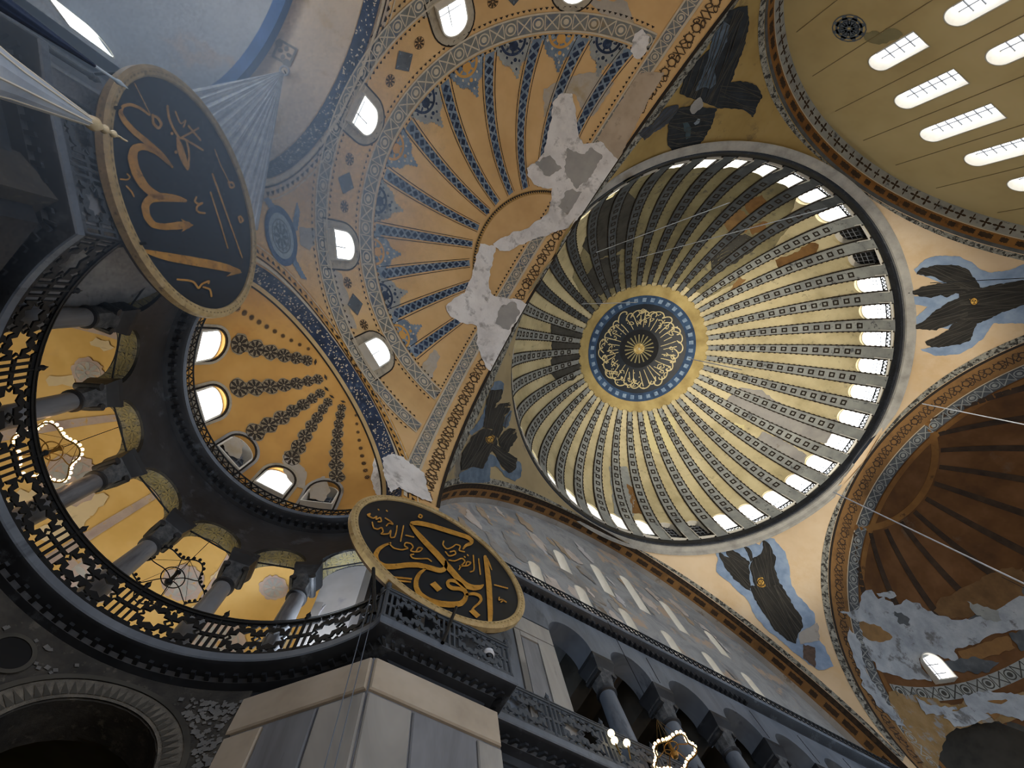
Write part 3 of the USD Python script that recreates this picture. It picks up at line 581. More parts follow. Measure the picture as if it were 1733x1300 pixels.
def seraph(key, lab, layers):
    t = thing('seraph_mosaic', lab, 'mosaic')
    for i, (nm, m_, pts, off) in enumerate(layers):
        w_ = obj(t, nm, traced_on(pend[key][2], rough_outline(pts, 1.0, 40 + i, 4.), off), m_); g = pl(pts); r = random.Random(i)
        if nm in ('wing', 'body'):                              # feather strokes along the wing
            q = np.array(g.minimum_rotated_rectangle.exterior.coords); e1, e2 = q[1] - q[0], q[2] - q[1]; e1, e2 = (e1, e2) if np.linalg.norm(e1) > np.linalg.norm(e2) else (e2, e1); c_ = np.array(g.centroid.coords[0]); n_ = max(4, int(np.linalg.norm(e2) / 4.5)); L_ = []
            for k in range(n_):
                b = c_ + e2 * ((k + .5) / n_ - .5) + e2 * r.uniform(-.04, .04); tq = np.linspace(-.5, .5, 9); L_.append(LineString([b + e1 * x + e2 * .06 * math.sin(5 * x + k) for x in tq]).buffer(r.uniform(.35, .8)))
            h_ = unary_union(L_).intersection(g.buffer(-1.2))
            if not h_.is_empty: v, f = tri2(unary_union([x for x in getattr(h_, 'geoms', [h_]) if x.geom_type == 'Polygon'])); obj(w_, 'feather_stroke', (mesh_hit(pend[key][2], v, off + .012), f), FEATHER, kind='stuff', smooth=False)
        if nm == 'face' and m_ is FACE:
            x0, y0, x1, y1 = g.bounds; cx_, cy_, d_ = (x0 + x1) / 2, (y0 + y1) / 2, (x1 - x0) / 2; v, f = tri2(unary_union([ring2(d_ * .95, d_ * .22, cx_, cy_), Point(cx_ - d_ * .35, cy_ - d_ * .1).buffer(d_ * .14), Point(cx_ + d_ * .3, cy_ - d_ * .15).buffer(d_ * .14), bar2(cx_, cy_ - d_ * .1, cx_ + d_ * .05, cy_ + d_ * .35, d_ * .16), bar2(cx_ - d_ * .25, cy_ + d_ * .5, cx_ + d_ * .3, cy_ + d_ * .48, d_ * .14)])); obj(w_, 'face_line', (mesh_hit(pend[key][2], v, off + .012), f), LINE_D, kind='stuff', smooth=False)
    return t
FEATHER = mat('seraph_feather_grey', ['3a3732', '48453e'], 2)
FACE = mat('seraph_gold_face', ['8d6a2e', 'c1953f', 'd9b25a'], 5)
z = lambda l: Z4(l, 3.25, 1150, 900)
seraph('SW', 'six-winged dark seraph with a gold face and wide blue edging below the dome', [
    ('halo', BLUE_S, z([(175, 75), (260, 70), (340, 50), (400, 55), (440, 75), (470, 30), (520, 40), (580, 110), (600, 180), (615, 290), (650, 350), (740, 450), (750, 500), (735, 520), (760, 590), (800, 640), (850, 745), (770, 765), (700, 720), (620, 660), (560, 600), (490, 550), (440, 500), (400, 440), (380, 380), (320, 330), (260, 270), (200, 220), (210, 150)]), .03),
    ('wing', WING_D, z([(205, 100), (240, 130), (300, 150), (380, 165), (390, 330), (330, 290), (280, 240), (240, 180)]), .05), ('wing', WING_D, z([(245, 85), (300, 105), (340, 135), (385, 165), (380, 190), (300, 160), (262, 135)]), .052), ('wing', WING_D, z([(345, 75), (380, 90), (398, 112), (402, 150), (390, 170), (375, 120)]), .053),
    ('wing', WING_D, z([(400, 150), (440, 130), (460, 90), (455, 35), (500, 80), (530, 150), (520, 200), (545, 270), (560, 300), (420, 320), (385, 200)]), .054), ('body', WING_D, z([(385, 300), (560, 290), (620, 400), (670, 470), (680, 530), (650, 560), (640, 620), (580, 590), (520, 540), (470, 460), (420, 390)]), .055),
    ('feet', mat('seraph_feet_brown', ['4d4038', '5c4c42', '3a312b'], 2), z([(680, 620), (745, 640), (750, 750), (680, 700)]), .05), ('worn_patch', GREY_P, z([(655, 560), (760, 500), (770, 600), (700, 615), (660, 620)]), .06), ('face', FACE, z([(430, 258), (455, 252), (470, 275), (468, 305), (450, 312), (425, 295)]), .075)])
z = lambda l: Z4(l, 5.418, 1520, 400)
seraph('NW', 'dark brown seraph with spread wings and blue edging at the right edge of the photo', [
    ('halo', BLUE_S, z([(145, 305), (250, 210), (380, 175), (560, 180), (680, 240), (760, 310), (860, 335), (1000, 310), (1154, 255), (1300, 240), (1300, 840), (1154, 800), (870, 800), (780, 930), (690, 1010), (560, 1085), (340, 1095), (205, 1040), (300, 1015), (560, 900), (480, 850), (100, 800), (280, 640), (150, 625), (85, 550), (300, 540), (420, 430), (180, 350)]), .03),
    ('wing', WING_D, z([(165, 345), (210, 290), (380, 260), (560, 265), (650, 310), (700, 380), (760, 470), (600, 520), (430, 420), (330, 370)]), .05), ('wing', WING_D, z([(90, 520), (250, 455), (420, 425), (600, 440), (640, 540), (540, 520), (430, 560), (400, 535), (280, 565)]), .052), ('wing', WING_D, z([(115, 830), (220, 790), (330, 690), (450, 610), (560, 560), (660, 600), (640, 760), (500, 800), (350, 860), (210, 855)]), .053),
    ('wing', WING_D, z([(250, 970), (330, 930), (430, 880), (520, 790), (640, 740), (720, 800), (660, 960), (560, 990), (370, 1020), (255, 1000)]), .054), ('body', WING_D, z([(560, 450), (760, 470), (960, 430), (1154, 400), (1300, 380), (1300, 600), (1154, 630), (970, 690), (850, 750), (700, 810), (560, 760)]), .055), ('face', FACE, z([(655, 575), (700, 560), (740, 580), (735, 615), (690, 630), (655, 610)]), .075)])
z = lambda l: Z4(l, 4.815, 1080, 0)
DKB = mat('seraph_blue_black_paint', ['16191c', '20252a', '2a3138'], 1.)
seraph('NE', 'black and grey seraph with a pale worn face on the olive pendentive', [
    ('wing', DKB, z([(740, 80), (890, 40), (900, 200), (870, 350), (780, 600), (740, 700), (660, 880), (330, 760), (370, 650), (470, 500), (580, 400), (640, 250)]), .04), ('wing', DKB, z([(660, 680), (780, 660), (900, 665), (980, 710), (1010, 780), (960, 880), (935, 960), (880, 900), (780, 880), (650, 880)]), .05),
    ('wing', DKB, z([(330, 880), (420, 860), (640, 880), (590, 1040), (500, 1180), (400, 1235), (280, 1230), (235, 1180), (240, 1010)]), .052), ('wing', mat('seraph_grey_feather', ['2b3038', '3a4049', '4a5058'], 1.5), z([(0, 1080), (120, 1000), (220, 870), (330, 850), (330, 900), (250, 1000), (110, 1090), (50, 1140)]), .05),
    ('wing', mat('seraph_steel_feather', ['3d4a57', '4b5966', '5d6a79'], 1.5), z([(690, 170), (740, 200), (720, 320), (650, 480), (620, 560), (630, 680), (580, 725), (540, 700), (460, 745), (520, 600), (570, 450), (600, 300)]), .055), ('face', mat('seraph_worn_face', ['8a8884', '9b9995'], 2), z([(420, 870), (450, 820), (500, 785), (525, 810), (525, 860), (450, 930), (415, 900)]), .07),
    ('highlight', mat('seraph_pale_mark', ['6c7883', '808b95'], 2), z([(450, 1000), (490, 955), (510, 960), (490, 1000), (455, 1020)]), .065), ('highlight', mat('seraph_teal_mark', ['32434a', '3d5058'], 2), z([(360, 1000), (400, 990), (430, 1040), (420, 1120), (390, 1135), (375, 1060)]), .065)])
z = lambda l: Z4(l, 5.65, 740, 620)
seraph('SE', 'dark brown seraph with a small gold face and grey-blue wing tips left of the dome', [
    ('halo', mat('seraph_dull_blue', ['4a5a6b', '5c6c7c', '6c7a88'], 1.5), z([(540, 150), (600, 135), (640, 170), (620, 250), (460, 420), (440, 570), (330, 660), (300, 640), (400, 520), (470, 350), (510, 220)]), .03), ('halo', mat('seraph_dull_blue', []), z([(200, 1030), (330, 960), (440, 960), (500, 830), (560, 870), (620, 990), (720, 1020), (760, 900), (800, 930), (800, 1060), (740, 1100), (640, 1050), (560, 950), (510, 960), (500, 1100), (380, 1120), (210, 1100)]), .035),
    ('wing', WING_D, z([(500, 230), (620, 220), (610, 300), (560, 360), (530, 460), (540, 600), (430, 590), (460, 420), (470, 320)]), .05), ('wing', WING_D, z([(540, 400), (600, 355), (700, 345), (690, 420), (640, 470), (620, 600), (580, 690), (520, 640), (520, 480)]), .052), ('wing', WING_D, z([(580, 700), (620, 640), (680, 590), (750, 600), (760, 680), (720, 740), (670, 830), (600, 780)]), .053),
    ('wing', WING_D, z([(500, 760), (560, 750), (640, 810), (760, 880), (740, 1000), (680, 1020), (620, 970), (560, 870)]), .054), ('body', WING_D, z([(340, 660), (440, 590), (560, 620), (570, 740), (500, 830), (430, 980), (320, 960), (220, 1000), (230, 830), (290, 740)]), .055), ('wing', mat('seraph_dull_blue', []), z([(640, 500), (690, 420), (710, 430), (680, 560), (640, 600), (625, 570)]), .06), ('face', FACE, z([(455, 680), (490, 655), (535, 665), (540, 700), (515, 740), (475, 740), (455, 715)]), .075)])
# ---------------------------------------------------------------- north and south arches with their window walls
def arch_soffit(name, lab, f, yd, depth, bands, blocks, rx, rz, z0, y0):
    t = thing(name, lab, 'arch'); sg = yd
    a = np.linspace(0, PI, 121)
    P = lambda d0, d1, off: grid(np.array([[[(rx - off) * math.cos(x), y0 + sg * d, z0 + (rz - off) * math.sin(x)] for d in np.linspace(d0, d1, 3)] for x in a]))
    ring = Polygon([((rx + .9) * math.cos(x), (rz + .9) * math.sin(x)) for x in a] + [(rx * math.cos(x), rz * math.sin(x)) for x in a[::-1]])
    if sg > 0: m = xf(prism(ring, depth - .02), [0, y0 + depth - .01, z0], [1, 0, 0], [0, 0, 1], [0, -1, 0])
    else: m = xf(prism(ring, depth - .02), [0, y0 - .01, z0], [1, 0, 0], [0, 0, 1], [0, -1, 0])
    obj(t, 'vault', m, bands[0][2], smooth=30)
    for d0, d1, mt in bands: obj(t, 'painted_band', P(d0, d1, .03), mt, smooth=30)
    L = rx * PI; q = []
    for (d, pitch, vf, ss, st) in blocks:
        n = int(L / pitch); v, f = scatter(vf, [((i + .5) * L / n, d, 0, ss * (1 if i % 3 else .55), st) for i in range(n)])
        x = v[:, 0] / rx; q.append((np.column_stack([(rx - .045) * np.cos(x), y0 + sg * v[:, 1], z0 + (rz - .045) * np.sin(x)]), f))
    obj(t, 'dark_motif', cat_(q), BROWN_D, kind='stuff', smooth=False); return t
arch_soffit('great_arch', 'brown banded arch over the grey south window wall', archS, -1, 1.4, [(0, .35, LINE_D), (.35, 1.0, BROWN_BAND), (1.0, 1.4, GREY_P)], [(.67, 1.25, tri2(Polygon(jag([(-.5, -.3), (.5, -.3), (.5, .3), (-.5, .3), (-.5, -.3)], 3, .06))), 1.0, .62), (.2, .42, M_DIAM, .4, .3)], 15.825, 15.27, 21.95, -15.9)
arch_soffit('great_arch', 'dark brown banded arch over the tan window wall at the top right', archN, 1, 2.0, [(0, .25, SLATE_D), (.25, .95, BROWN_M), (.95, 1.02, LINE_L), (1.02, 2.0, SLATE)], [(.62, 1.1, tri2(Polygon(jag([(-.5, -.3), (.5, -.3), (.5, .3), (-.5, .3), (-.5, -.3)], 3, .08))), .9, .7), (1.5, .8, M_ROS4, .8, .8)], 15.78, 15.23, 21.98, 16.48)
def tympanum(name, lab, y, sg, m_, rx, rz, z0, wins, thick=1.0):
    a = np.linspace(0, PI, 81); pol = Polygon([(-rx - .3, z0 - 1.2), (rx + .3, z0 - 1.2)] + [((rx + .3) * math.cos(x), z0 + (rz + .3) * math.sin(x)) for x in a])
    for x, zs, h, w in wins: pol = pol.difference(affinity.translate(arch2(w, 0, h - w / 2), x, zs))
    t = thing(name, lab, 'wall', kind='structure')
    obj(t, 'wall_face', xf(prism(pol, thick), [0, y + (thick if sg > 0 else 0), 0], [1, 0, 0], [0, 0, 1], [0, -1, 0]), m_, smooth=False)
    return t
S_W = [(5.3, 29.0, 2.6, .9), (2.0, 29.0, 3.6, .9), (-.9, 29.2, 4.3, .95), (-4.1, 29.2, 3.5, .9), (-7.5, 29.0, 2.6, .85)] + [(x, 25.5, 2.3, .85) for x in (8, 4.8, 1.6, -1.6, -4.8, -8)]
N_W = [(5.3, 28.0, 3.3, 1.35), (2.05, 28.0, 4.1, 1.35), (-1.1, 28.0, 4.7, 1.4), (-4.2, 28.0, 3.9, 1.35), (-7.3, 28.0, 3.2, 1.35)] + [(x, 23.7, 2.9, 1.3) for x in (8.6, 5.4, 2.2, -1.0, -4.2, -7.4)]
S_WALL = mat('blotched_grey_plaster', ['848687', '969898', 'a5a6a6', '8b8d8f'], .5, detail=8, spots='bba690', spot_scale=.55, spot_at=(.56, .62), distortion=.6)
tS = tympanum('wall_south', 'blotched grey plaster window wall under the brown arch beside the dark inscribed roundel', -17.3, -1, S_WALL, 15.825, 15.27, 21.95, S_W)
tN = tympanum('wall_north', 'plain tan window wall with two rows of arched windows at the top right', 18.45, 1, TAN, 15.78, 15.23, 21.98, N_W)
wcache = {}
def tymp_windows(wins, y, sg, lab, grp, depth, nx, dim=()):
    for i, (x, zs, h, w) in enumerate(wins):
        ex, ez = (np.array([1., 0, 0]), np.array([0, -1., 0])) if sg < 0 else (np.array([-1., 0, 0]), np.array([0, 1., 0]))
        M4 = frame([x, y, zs], ex, UP, ez); key = (h, w, depth)
        pane = PANE_S if sg < 0 else PANE_N
        l = lab(i)
        if key in wcache: copy_of(wcache[key], M4, l, grp, 'structure')
        else: r = wcache[key] = make_window(w, h, depth, pane, nx, max(3, int(h / .55)), .05); place(r, M4); tag(r, l, 'window', grp)
ordn = ['first', 'second', 'third', 'fourth', 'fifth', 'sixth']
tymp_windows(S_W, -17.3, -1, lambda i: f'tall narrow window of the grey plaster wall, {ordn[i] if i < 5 else ordn[i - 5]} from the left in the {"upper" if i < 5 else "lower"} row', None, .95, 2)
tymp_windows(N_W, 18.45, 1, lambda i: f'round-headed window of the tan wall at the top right, {ordn[i] if i < 5 else ordn[i - 5]} from the top in the {"inner" if i < 5 else "outer"} row', None, .8, 3)
jl = []
for x in (-9.5, -5.8, -2.6, .5, 3.7, 6.9, 10): jl.append(boxm(x - .02, x + .02, 18.42, 18.46, 21.5, 22 + 14 * math.sqrt(1 - (x / 15.8) ** 2)))
obj(tN, 'joint_line', cat_(jl), mat('joint_brown', ['7a6a48', '8a7a55'], 2), kind='stuff', smooth=False)
ros = on_plane(np.array([[1437., 48.]]), np.array([0, 18.45, 0]), np.array([0, 1., 0]))[0]; ros = (-ros[0], ros[2])
def nchart(v, off): return np.column_stack([-v[:, 0], np.full(len(v), 18.45 - off), v[:, 1]])
obj(tN, 'painted_rosette', (lambda q: (nchart(q[0], .02), q[1]))(cat2([scatter(M_ROS, [(ros[0], ros[1], 0, 1.1, 1.1), (ros[0], ros[1], .4, 1.9, 1.9)]), tri2(affinity.translate(ring2(.75, .12), *ros))])), mat('rosette_slate', ['4c545c', '5c646b'], 2))
obj(tN, 'painted_patch', (lambda q: (nchart(q[0], .015), q[1]))(tri2(pl(rough_outline([(-p_[0], p_[2]) for p_ in on_plane(np.array([(1458, 58), (1475, 52), (1495, 56), (1500, 46), (1522, 50), (1529, 60), (1508, 70), (1488, 76), (1470, 70)], float), np.array([0, 18.45, 0]), np.array([0, 1., 0]))], .08, 9, .2)))), mat('patch_drab', ['7c7350', '8a805b'], 1))
def schart(v, off): return np.column_stack([v[:, 0], np.full(len(v), -17.3 + off), v[:, 1]])
PK = mat('pinkish_worn_plaster', ['bcb0a5', 'cbc0b5', 'd6ccc2'], 1.2); rs = random.Random(5)
for i in range(64):
    x, zz, l = (rs.uniform(1, 13) if i % 4 else rs.uniform(-9, 2)), rs.uniform(22.5, 34), rs.uniform(.35, 1.15)
    if (zz - 21.9) > 14 * math.sqrt(max(0, 1 - (x / 15.5) ** 2)): continue
    pts = [(x + l * (.55 * p_ - .5 * q_), zz + l * (1.25 * p_ + .2 * q_)) for p_, q_ in [(math.cos(a) * rs.uniform(.5, 1.2), math.sin(a) * rs.uniform(.4, 1.2)) for a in np.linspace(0, 6.28, 12)[:-1]]]
    g = pl(rough_outline(pts, .12, i, .22))
    for wx, wz, wh, ww in S_W: g = g.difference(sbox(wx - ww / 2 - .05, wz - .05, wx + ww / 2 + .05, wz + wh + .05))
    if g.area > .1: obj(tS, 'worn_patch', (lambda q: (schart(q[0], .012 + .0006 * i), q[1]))(tri2(g)), (PK, WHITE_C, PK, GREY_P, BEIGE_P)[i % 5])

# ---------------------------------------------------------------- western semi-dome
cutW = [solid(Dome((-22.9, s * 12.6, 22), np.eye(3) * 5.6)) for s in (1, -1)] + [xf(Manifold.cylinder(9, 6.1, 6.1, 90), [-36, 0, 22.4], [0, 1, 0], [0, 0, 1], [1, 0, 0])]
W_WIN = [PI + rad(a) for a in (56, 0, -56)]; wf = []
for az in W_WIN:
    o, ex, ey, ez = win_cut(SW, az, 29.2, 1.5, 1.9); ex, ey, ez = radial(az, rad(22)); wf.append((o, ex, ey, ez)); cutW.append(xf(prism(arch2(1.5, 0, 1.15), 6), o - ez * 2.5, ex, ey, ez))
semiW = thing('semi_dome', 'dark rusty semi-dome with torn grey plaster at the lower right of the photo', 'semi-dome')
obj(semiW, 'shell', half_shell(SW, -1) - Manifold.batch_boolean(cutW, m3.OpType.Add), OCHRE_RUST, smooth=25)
ww = make_window(1.5, 1.92, .62, PANE_N, 2, 3, .05)
for i, (o, ex, ey, ez) in enumerate(wf):
    lab = f'arched window low in the dark rusty semi-dome, {ordn[i]} from the right'
    if i == 0: place(ww, frame(o - ez * .35, ex, ey, ez)); tag(ww, lab, 'window')
    else: copy_of(ww, frame(o - ez * .35, ex, ey, ez), lab, None, 'structure')
aw = archchart(SW, -1)
for nm, t0, t1, m_ in (('arch_border', -.02, .2, LINE_D), ('painted_band', .2, 1.8, BROWN_BAND), ('pale_border', 1.8, 1.88, LINE_L), ('painted_band', 1.9, 2.8, SLATE_D), ('painted_band', 2.9, 3.3, BROWN_M)): put(semiW, nm, strip2(-23.2, 23.2, t0, t1, 140), aw, m_, .03)
put(semiW, 'arch_scroll', scatter(M_SCROLL, [(-21.5 + 2.15 * k, 1.0, 0, 1.05, 1.35) for k in range(21)]), aw, BROWN_D, .045, kind='stuff')
put(semiW, 'lattice_motif', scatter(M_LATT, [(-22 + .8 * k, 2.35, 0, .8, .8) for k in range(0, 56, 2)]), aw, SLATE, .045, kind='stuff')
for k in range(11):
    az = rad(180 + (-70 + 14 * k)); e = np.radians(np.linspace(39, 68, 16)); w = .3
    obj(semiW, 'radial_rib', grid(np.array([[SW.ae(az + t / (15.7 * math.cos(x)) * (1 - .4 * i / 16), x, .03) for t in (-w, 0, w)] for i, x in enumerate(e)])), BROWN_D)
dW = lambda el0: (lambda v, off: SW.ae(PI + v[:, 0] / (15.7 * math.cos(rad(el0))), rad(el0) + v[:, 1] / 15.2, off))
put(semiW, 'lattice_band', strip2(-19, 19, 0, .9, 90), dW(23), SLATE, .03); put(semiW, 'lattice_motif', scatter(M_LATT, [(-18.5 + .9 * k, .45, 0, .9, .85) for k in range(0, 42, 2)]), dW(23), DARK_P, .04, kind='stuff')
put(semiW, 'lattice_band', strip2(-17, 17, 0, .8, 90), dW(36), SLATE_D, .03)
a = np.linspace(-75, 75, 60); obj(semiW, 'apex_ring', grid(np.array([[SW.ae(PI + rad(x), rad(68.5) + d / 15, .03) for d in (0, .5)] for x in a])), BROWN_M)
GREY_T = mat('torn_grey_plaster', ['8e949a', 'a3a9ae', 'b4b9bc'], .8, spots='6f6f6e', spot_scale=.9, spot_at=(.55, .64))
z = lambda l: Z4(l, 3.25, 1380, 900)
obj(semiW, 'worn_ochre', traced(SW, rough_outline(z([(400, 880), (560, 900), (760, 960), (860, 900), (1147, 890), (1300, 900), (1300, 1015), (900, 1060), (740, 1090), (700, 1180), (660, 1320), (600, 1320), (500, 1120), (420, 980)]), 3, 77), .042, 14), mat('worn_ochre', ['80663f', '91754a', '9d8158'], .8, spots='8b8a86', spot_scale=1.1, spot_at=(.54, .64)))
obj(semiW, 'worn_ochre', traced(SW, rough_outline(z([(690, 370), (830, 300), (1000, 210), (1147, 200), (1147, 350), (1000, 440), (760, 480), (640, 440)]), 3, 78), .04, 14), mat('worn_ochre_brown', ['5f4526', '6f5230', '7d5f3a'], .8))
T1 = z([(130, 440), (230, 430), (270, 330), (300, 310), (340, 380), (380, 350), (440, 410), (500, 370), (600, 430), (760, 480), (880, 480), (1000, 440), (1070, 370), (1147, 350), (1300, 330), (1300, 620), (1147, 540), (1000, 560), (860, 620), (760, 650), (800, 730), (700, 690), (640, 670), (560, 700), (640, 830), (480, 800), (330, 760), (300, 700), (260, 600), (250, 500), (180, 470)])
obj(semiW, 'plaster_patch', traced(SW, rough_outline(T1, 3, 21), .05, 14), GREY_T, 'large torn grey plaster patch')
for i, (pts, m_) in enumerate(((z([(240, 490), (350, 520), (430, 580), (380, 610), (300, 600), (255, 560)]), BROWN_P), (z([(430, 440), (510, 470), (520, 520), (460, 510)]), SLATE_D), (z([(780, 660), (1060, 570), (1100, 640), (980, 680), (820, 730)]), BROWN_BAND), (z([(700, 720), (860, 690), (1010, 720), (940, 780), (740, 770)]), SLATE_D), (z([(1060, 560), (1147, 540), (1250, 560), (1250, 680), (1120, 650)]), SLATE_D), (z([(830, 380), (1000, 440), (1030, 500), (950, 490), (860, 440)]), SLATE),
    (z([(800, 900), (950, 880), (1147, 900), (1300, 890), (1300, 1000), (1147, 1040), (1000, 1010), (880, 1060), (760, 1080), (700, 1010), (840, 960)]), GREY_T), (z([(180, 520), (240, 620), (270, 760), (330, 860), (420, 980), (500, 1080), (440, 1060), (340, 960), (260, 860), (210, 700), (170, 600)]), GREY_T), (z([(540, 910), (640, 960), (780, 970), (730, 1010), (600, 1010)]), GREY_T), (z([(920, 930), (1060, 930), (1010, 955)]), BROWN_BAND), (z([(930, 1000), (1010, 1005), (990, 1040)]), BROWN_BAND), (z([(330, 340), (420, 330), (450, 360), (400, 370)]), GREY_T))):
    obj(semiW, 'plaster_patch' if m_ is GREY_T else 'stain', traced(SW, rough_outline(pts, 2.2, 60 + i), .055 + .004 * i, 14), m_)
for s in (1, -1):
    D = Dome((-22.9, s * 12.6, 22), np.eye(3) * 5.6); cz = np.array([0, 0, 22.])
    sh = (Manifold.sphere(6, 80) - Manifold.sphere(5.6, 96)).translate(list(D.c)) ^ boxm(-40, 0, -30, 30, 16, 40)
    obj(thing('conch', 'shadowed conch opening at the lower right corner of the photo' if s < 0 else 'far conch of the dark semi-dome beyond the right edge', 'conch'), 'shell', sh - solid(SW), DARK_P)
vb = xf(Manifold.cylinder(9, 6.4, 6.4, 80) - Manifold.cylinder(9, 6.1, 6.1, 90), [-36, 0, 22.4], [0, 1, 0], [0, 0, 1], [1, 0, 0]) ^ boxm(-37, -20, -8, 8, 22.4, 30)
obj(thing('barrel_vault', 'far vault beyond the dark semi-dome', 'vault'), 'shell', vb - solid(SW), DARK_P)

# ---------------------------------------------------------------- conch of the near exedra
conch = thing('conch', 'small ochre conch with dark floral ribs and five windows between the two inscribed roundels', 'conch')
CW = [rad(a) for a in (-15, -41.8, -67.5, -90, -112)]; cf = []; cc_ = []
for az in CW:
    ex, ey, ez = radial(az); o = CON.c + np.array([math.cos(az), math.sin(az), 0]) * 5.5; o[2] = 22.55; cf.append((o, ex, ey, ez)); cc_.append(xf(prism(arch2(1.3, 0, 1.25), 4), o - ez * 1.5, ex, ey, ez))
sh = (Manifold.sphere(6.5, 120) - Manifold.sphere(5.6, 160)).translate(list(CON.c)) ^ boxm(10, 32, -22, 0, 21.7, 30)
obj(conch, 'shell', sh - solid(SE) - Manifold.batch_boolean(cc_, m3.OpType.Add), OCHRE_DEEP, smooth=25)
cwl = make_window(1.3, 1.9, .75, PANE_DAY, 0); cwd = make_window(1.3, 1.9, .5, mat('dusky_pane', ['50555d', '666c75'], 2), 4, 6)
fl = {'l': cwl, 'd': cwd}
for i, (o, ex, ey, ez) in enumerate(cf):
    key = 'd' if i in (2, 4) else 'l'; M4 = frame(o - ez * .3, ex, ey, ez)
    lab = ['bright arched window of the small ochre conch just under the left roundel', 'second bright arched window of the small ochre conch beside the black cornice', 'dim latticed window in the middle of the small ochre conch', 'bright arched window low in the small ochre conch next to the dim one', 'dim latticed window of the small ochre conch near the right roundel'][i]
    if fl[key] is not None: place(fl[key], M4); tag(fl[key], lab, 'window'); fl[key] = None
    else: copy_of({'l': cwl, 'd': cwd}[key], M4, lab, None, 'structure')
    v, f = fine(tri2(arch2(1.75, -.1, 1.25).difference(arch2(1.42, -.1, 1.25))), .3)
    obj(conch, 'window_surround', (wall_hit(CON, v, .03, o, ex, ey, ez), f), mat('window_surround_grey', []) if i not in (2, 4) else GREY_P)
    v, f = fine(tri2(arch2(1.52, -.1, 1.25).difference(arch2(1.34, -.1, 1.25))), .3); obj(conch, 'window_line', (wall_hit(CON, v, .04, o, ex, ey, ez), f), LINE_D)
for a0, e0, a1, e1, w in ((-13.5, 31, -19.8, 67, .46), (-38, 31, -48, 71, .44), (-64.4, 29, -68, 66, .44), (-89, 31, -84, 68, .4), (-116.5, 28, -104, 68, .38), (-133, 26, -124, 63, .14), (5, 22, -5, 65, .16)):
    L = 5.6 * rad(e1 - e0)
    def ch(v, off, a0=a0, a1=a1, e0=e0, e1=e1, L=L):
        f = v[:, 0] / L; el = np.radians(e0 + (e1 - e0) * f); return CON.ae(np.radians(a0 + (a1 - a0) * f) + v[:, 1] / (5.6 * np.cos(el)), el, off)
    ks = [0.]; 
    while ks[-1] < L - .3: ks.append(ks[-1] + 1.75 * w * (1 - .45 * ks[-1] / L) if w > .2 else ks[-1] + .45)
    if w > .2:
        outl = unary_union([affinity.translate(affinity.scale(Point(0, 0).buffer(1, 6), .95 * w * (1 - .45 * k / L), 1.08 * w * (1 - .45 * k / L)), k + .2, 0) for k in ks] + [Polygon([(0, -.6 * w), (L, -.35 * w), (L, .35 * w), (0, .6 * w)])])
        put(conch, 'floral_rib', fine(tri2(pl(rough_outline(list(outl.exterior.coords), .035, 5, .12))), .35), ch, mat('floral_ground', ['8a7a60', '9a8a6e', '7d715c'], 1.5), .022)
    put(conch, 'flower_motif', cat2([scatter(M_ROS, [(k + .2, 0, 0, 1.9 * w * (1 - .45 * k / L), 1.9 * w * (1 - .45 * k / L)) for k in ks])] + ([scatter(M_DIAM, [(k + .2 + .85 * w, 0, 0, .3 * w, .8 * w) for k in ks])] if w > .2 else [])), ch, mat('floral_brown', ['2f2820', '3f352a'], 2), .034, kind='stuff')
def cb(v, off):
    th = PI / 2 - v[:, 0] / 5.6; be = v[:, 1] / 5.6; n = np.cos(be)[:, None] * (np.cos(th)[:, None] * ctv + np.sin(th)[:, None] * UP) + np.sin(be)[:, None] * cax; return CON.at(n, off)
L = 8.6
put(conch, 'arch_band', strip2(-L, L, .05, .8, 70), cb, BLUE_D, .03); put(conch, 'pale_border', strip2(-L, L, .8, .98, 70), cb, mat('border_tan', ['b09668', 'c0a678'], 1), .03); put(conch, 'dark_border', strip2(-L, L, .98, 1.06, 70), cb, LINE_D, .03)
rs = random.Random(3); put(conch, 'white_fleck', scatter(M_DIAM, [(rs.uniform(-L, L), rs.uniform(.12, .72), rs.uniform(0, 3), rs.uniform(.05, .14), rs.uniform(.04, .1)) for _ in range(420)]), cb, LINE_L, .04, kind='stuff', smooth=False)
for i, pts in enumerate(([(478, 770), (500, 778), (520, 800), (515, 830), (495, 822), (480, 800)], [(520, 820), (548, 806), (560, 830), (548, 850), (525, 845)], [(372, 745), (398, 738), (412, 752), (405, 778), (385, 770)], [(635, 768), (655, 760), (668, 790), (660, 830), (640, 845), (628, 815)])):
    obj(conch, 'plaster_wash', traced(CON, rough_outline(pts, 1.6, 80 + i, 4), .026, 8), GREYW if i != 3 else WHITE_P)
WHITE2 = [(645, 778), (662, 768), (680, 775), (700, 790), (716, 800), (722, 826), (730, 852), (712, 845), (690, 835), (676, 826), (660, 835), (650, 812)]
obj(semi, 'plaster_patch', traced(SE, rough_outline(WHITE2, 1.5, 33, 4), .06, 10), WHITE_P, 'white plaster patch at the foot of the arch')

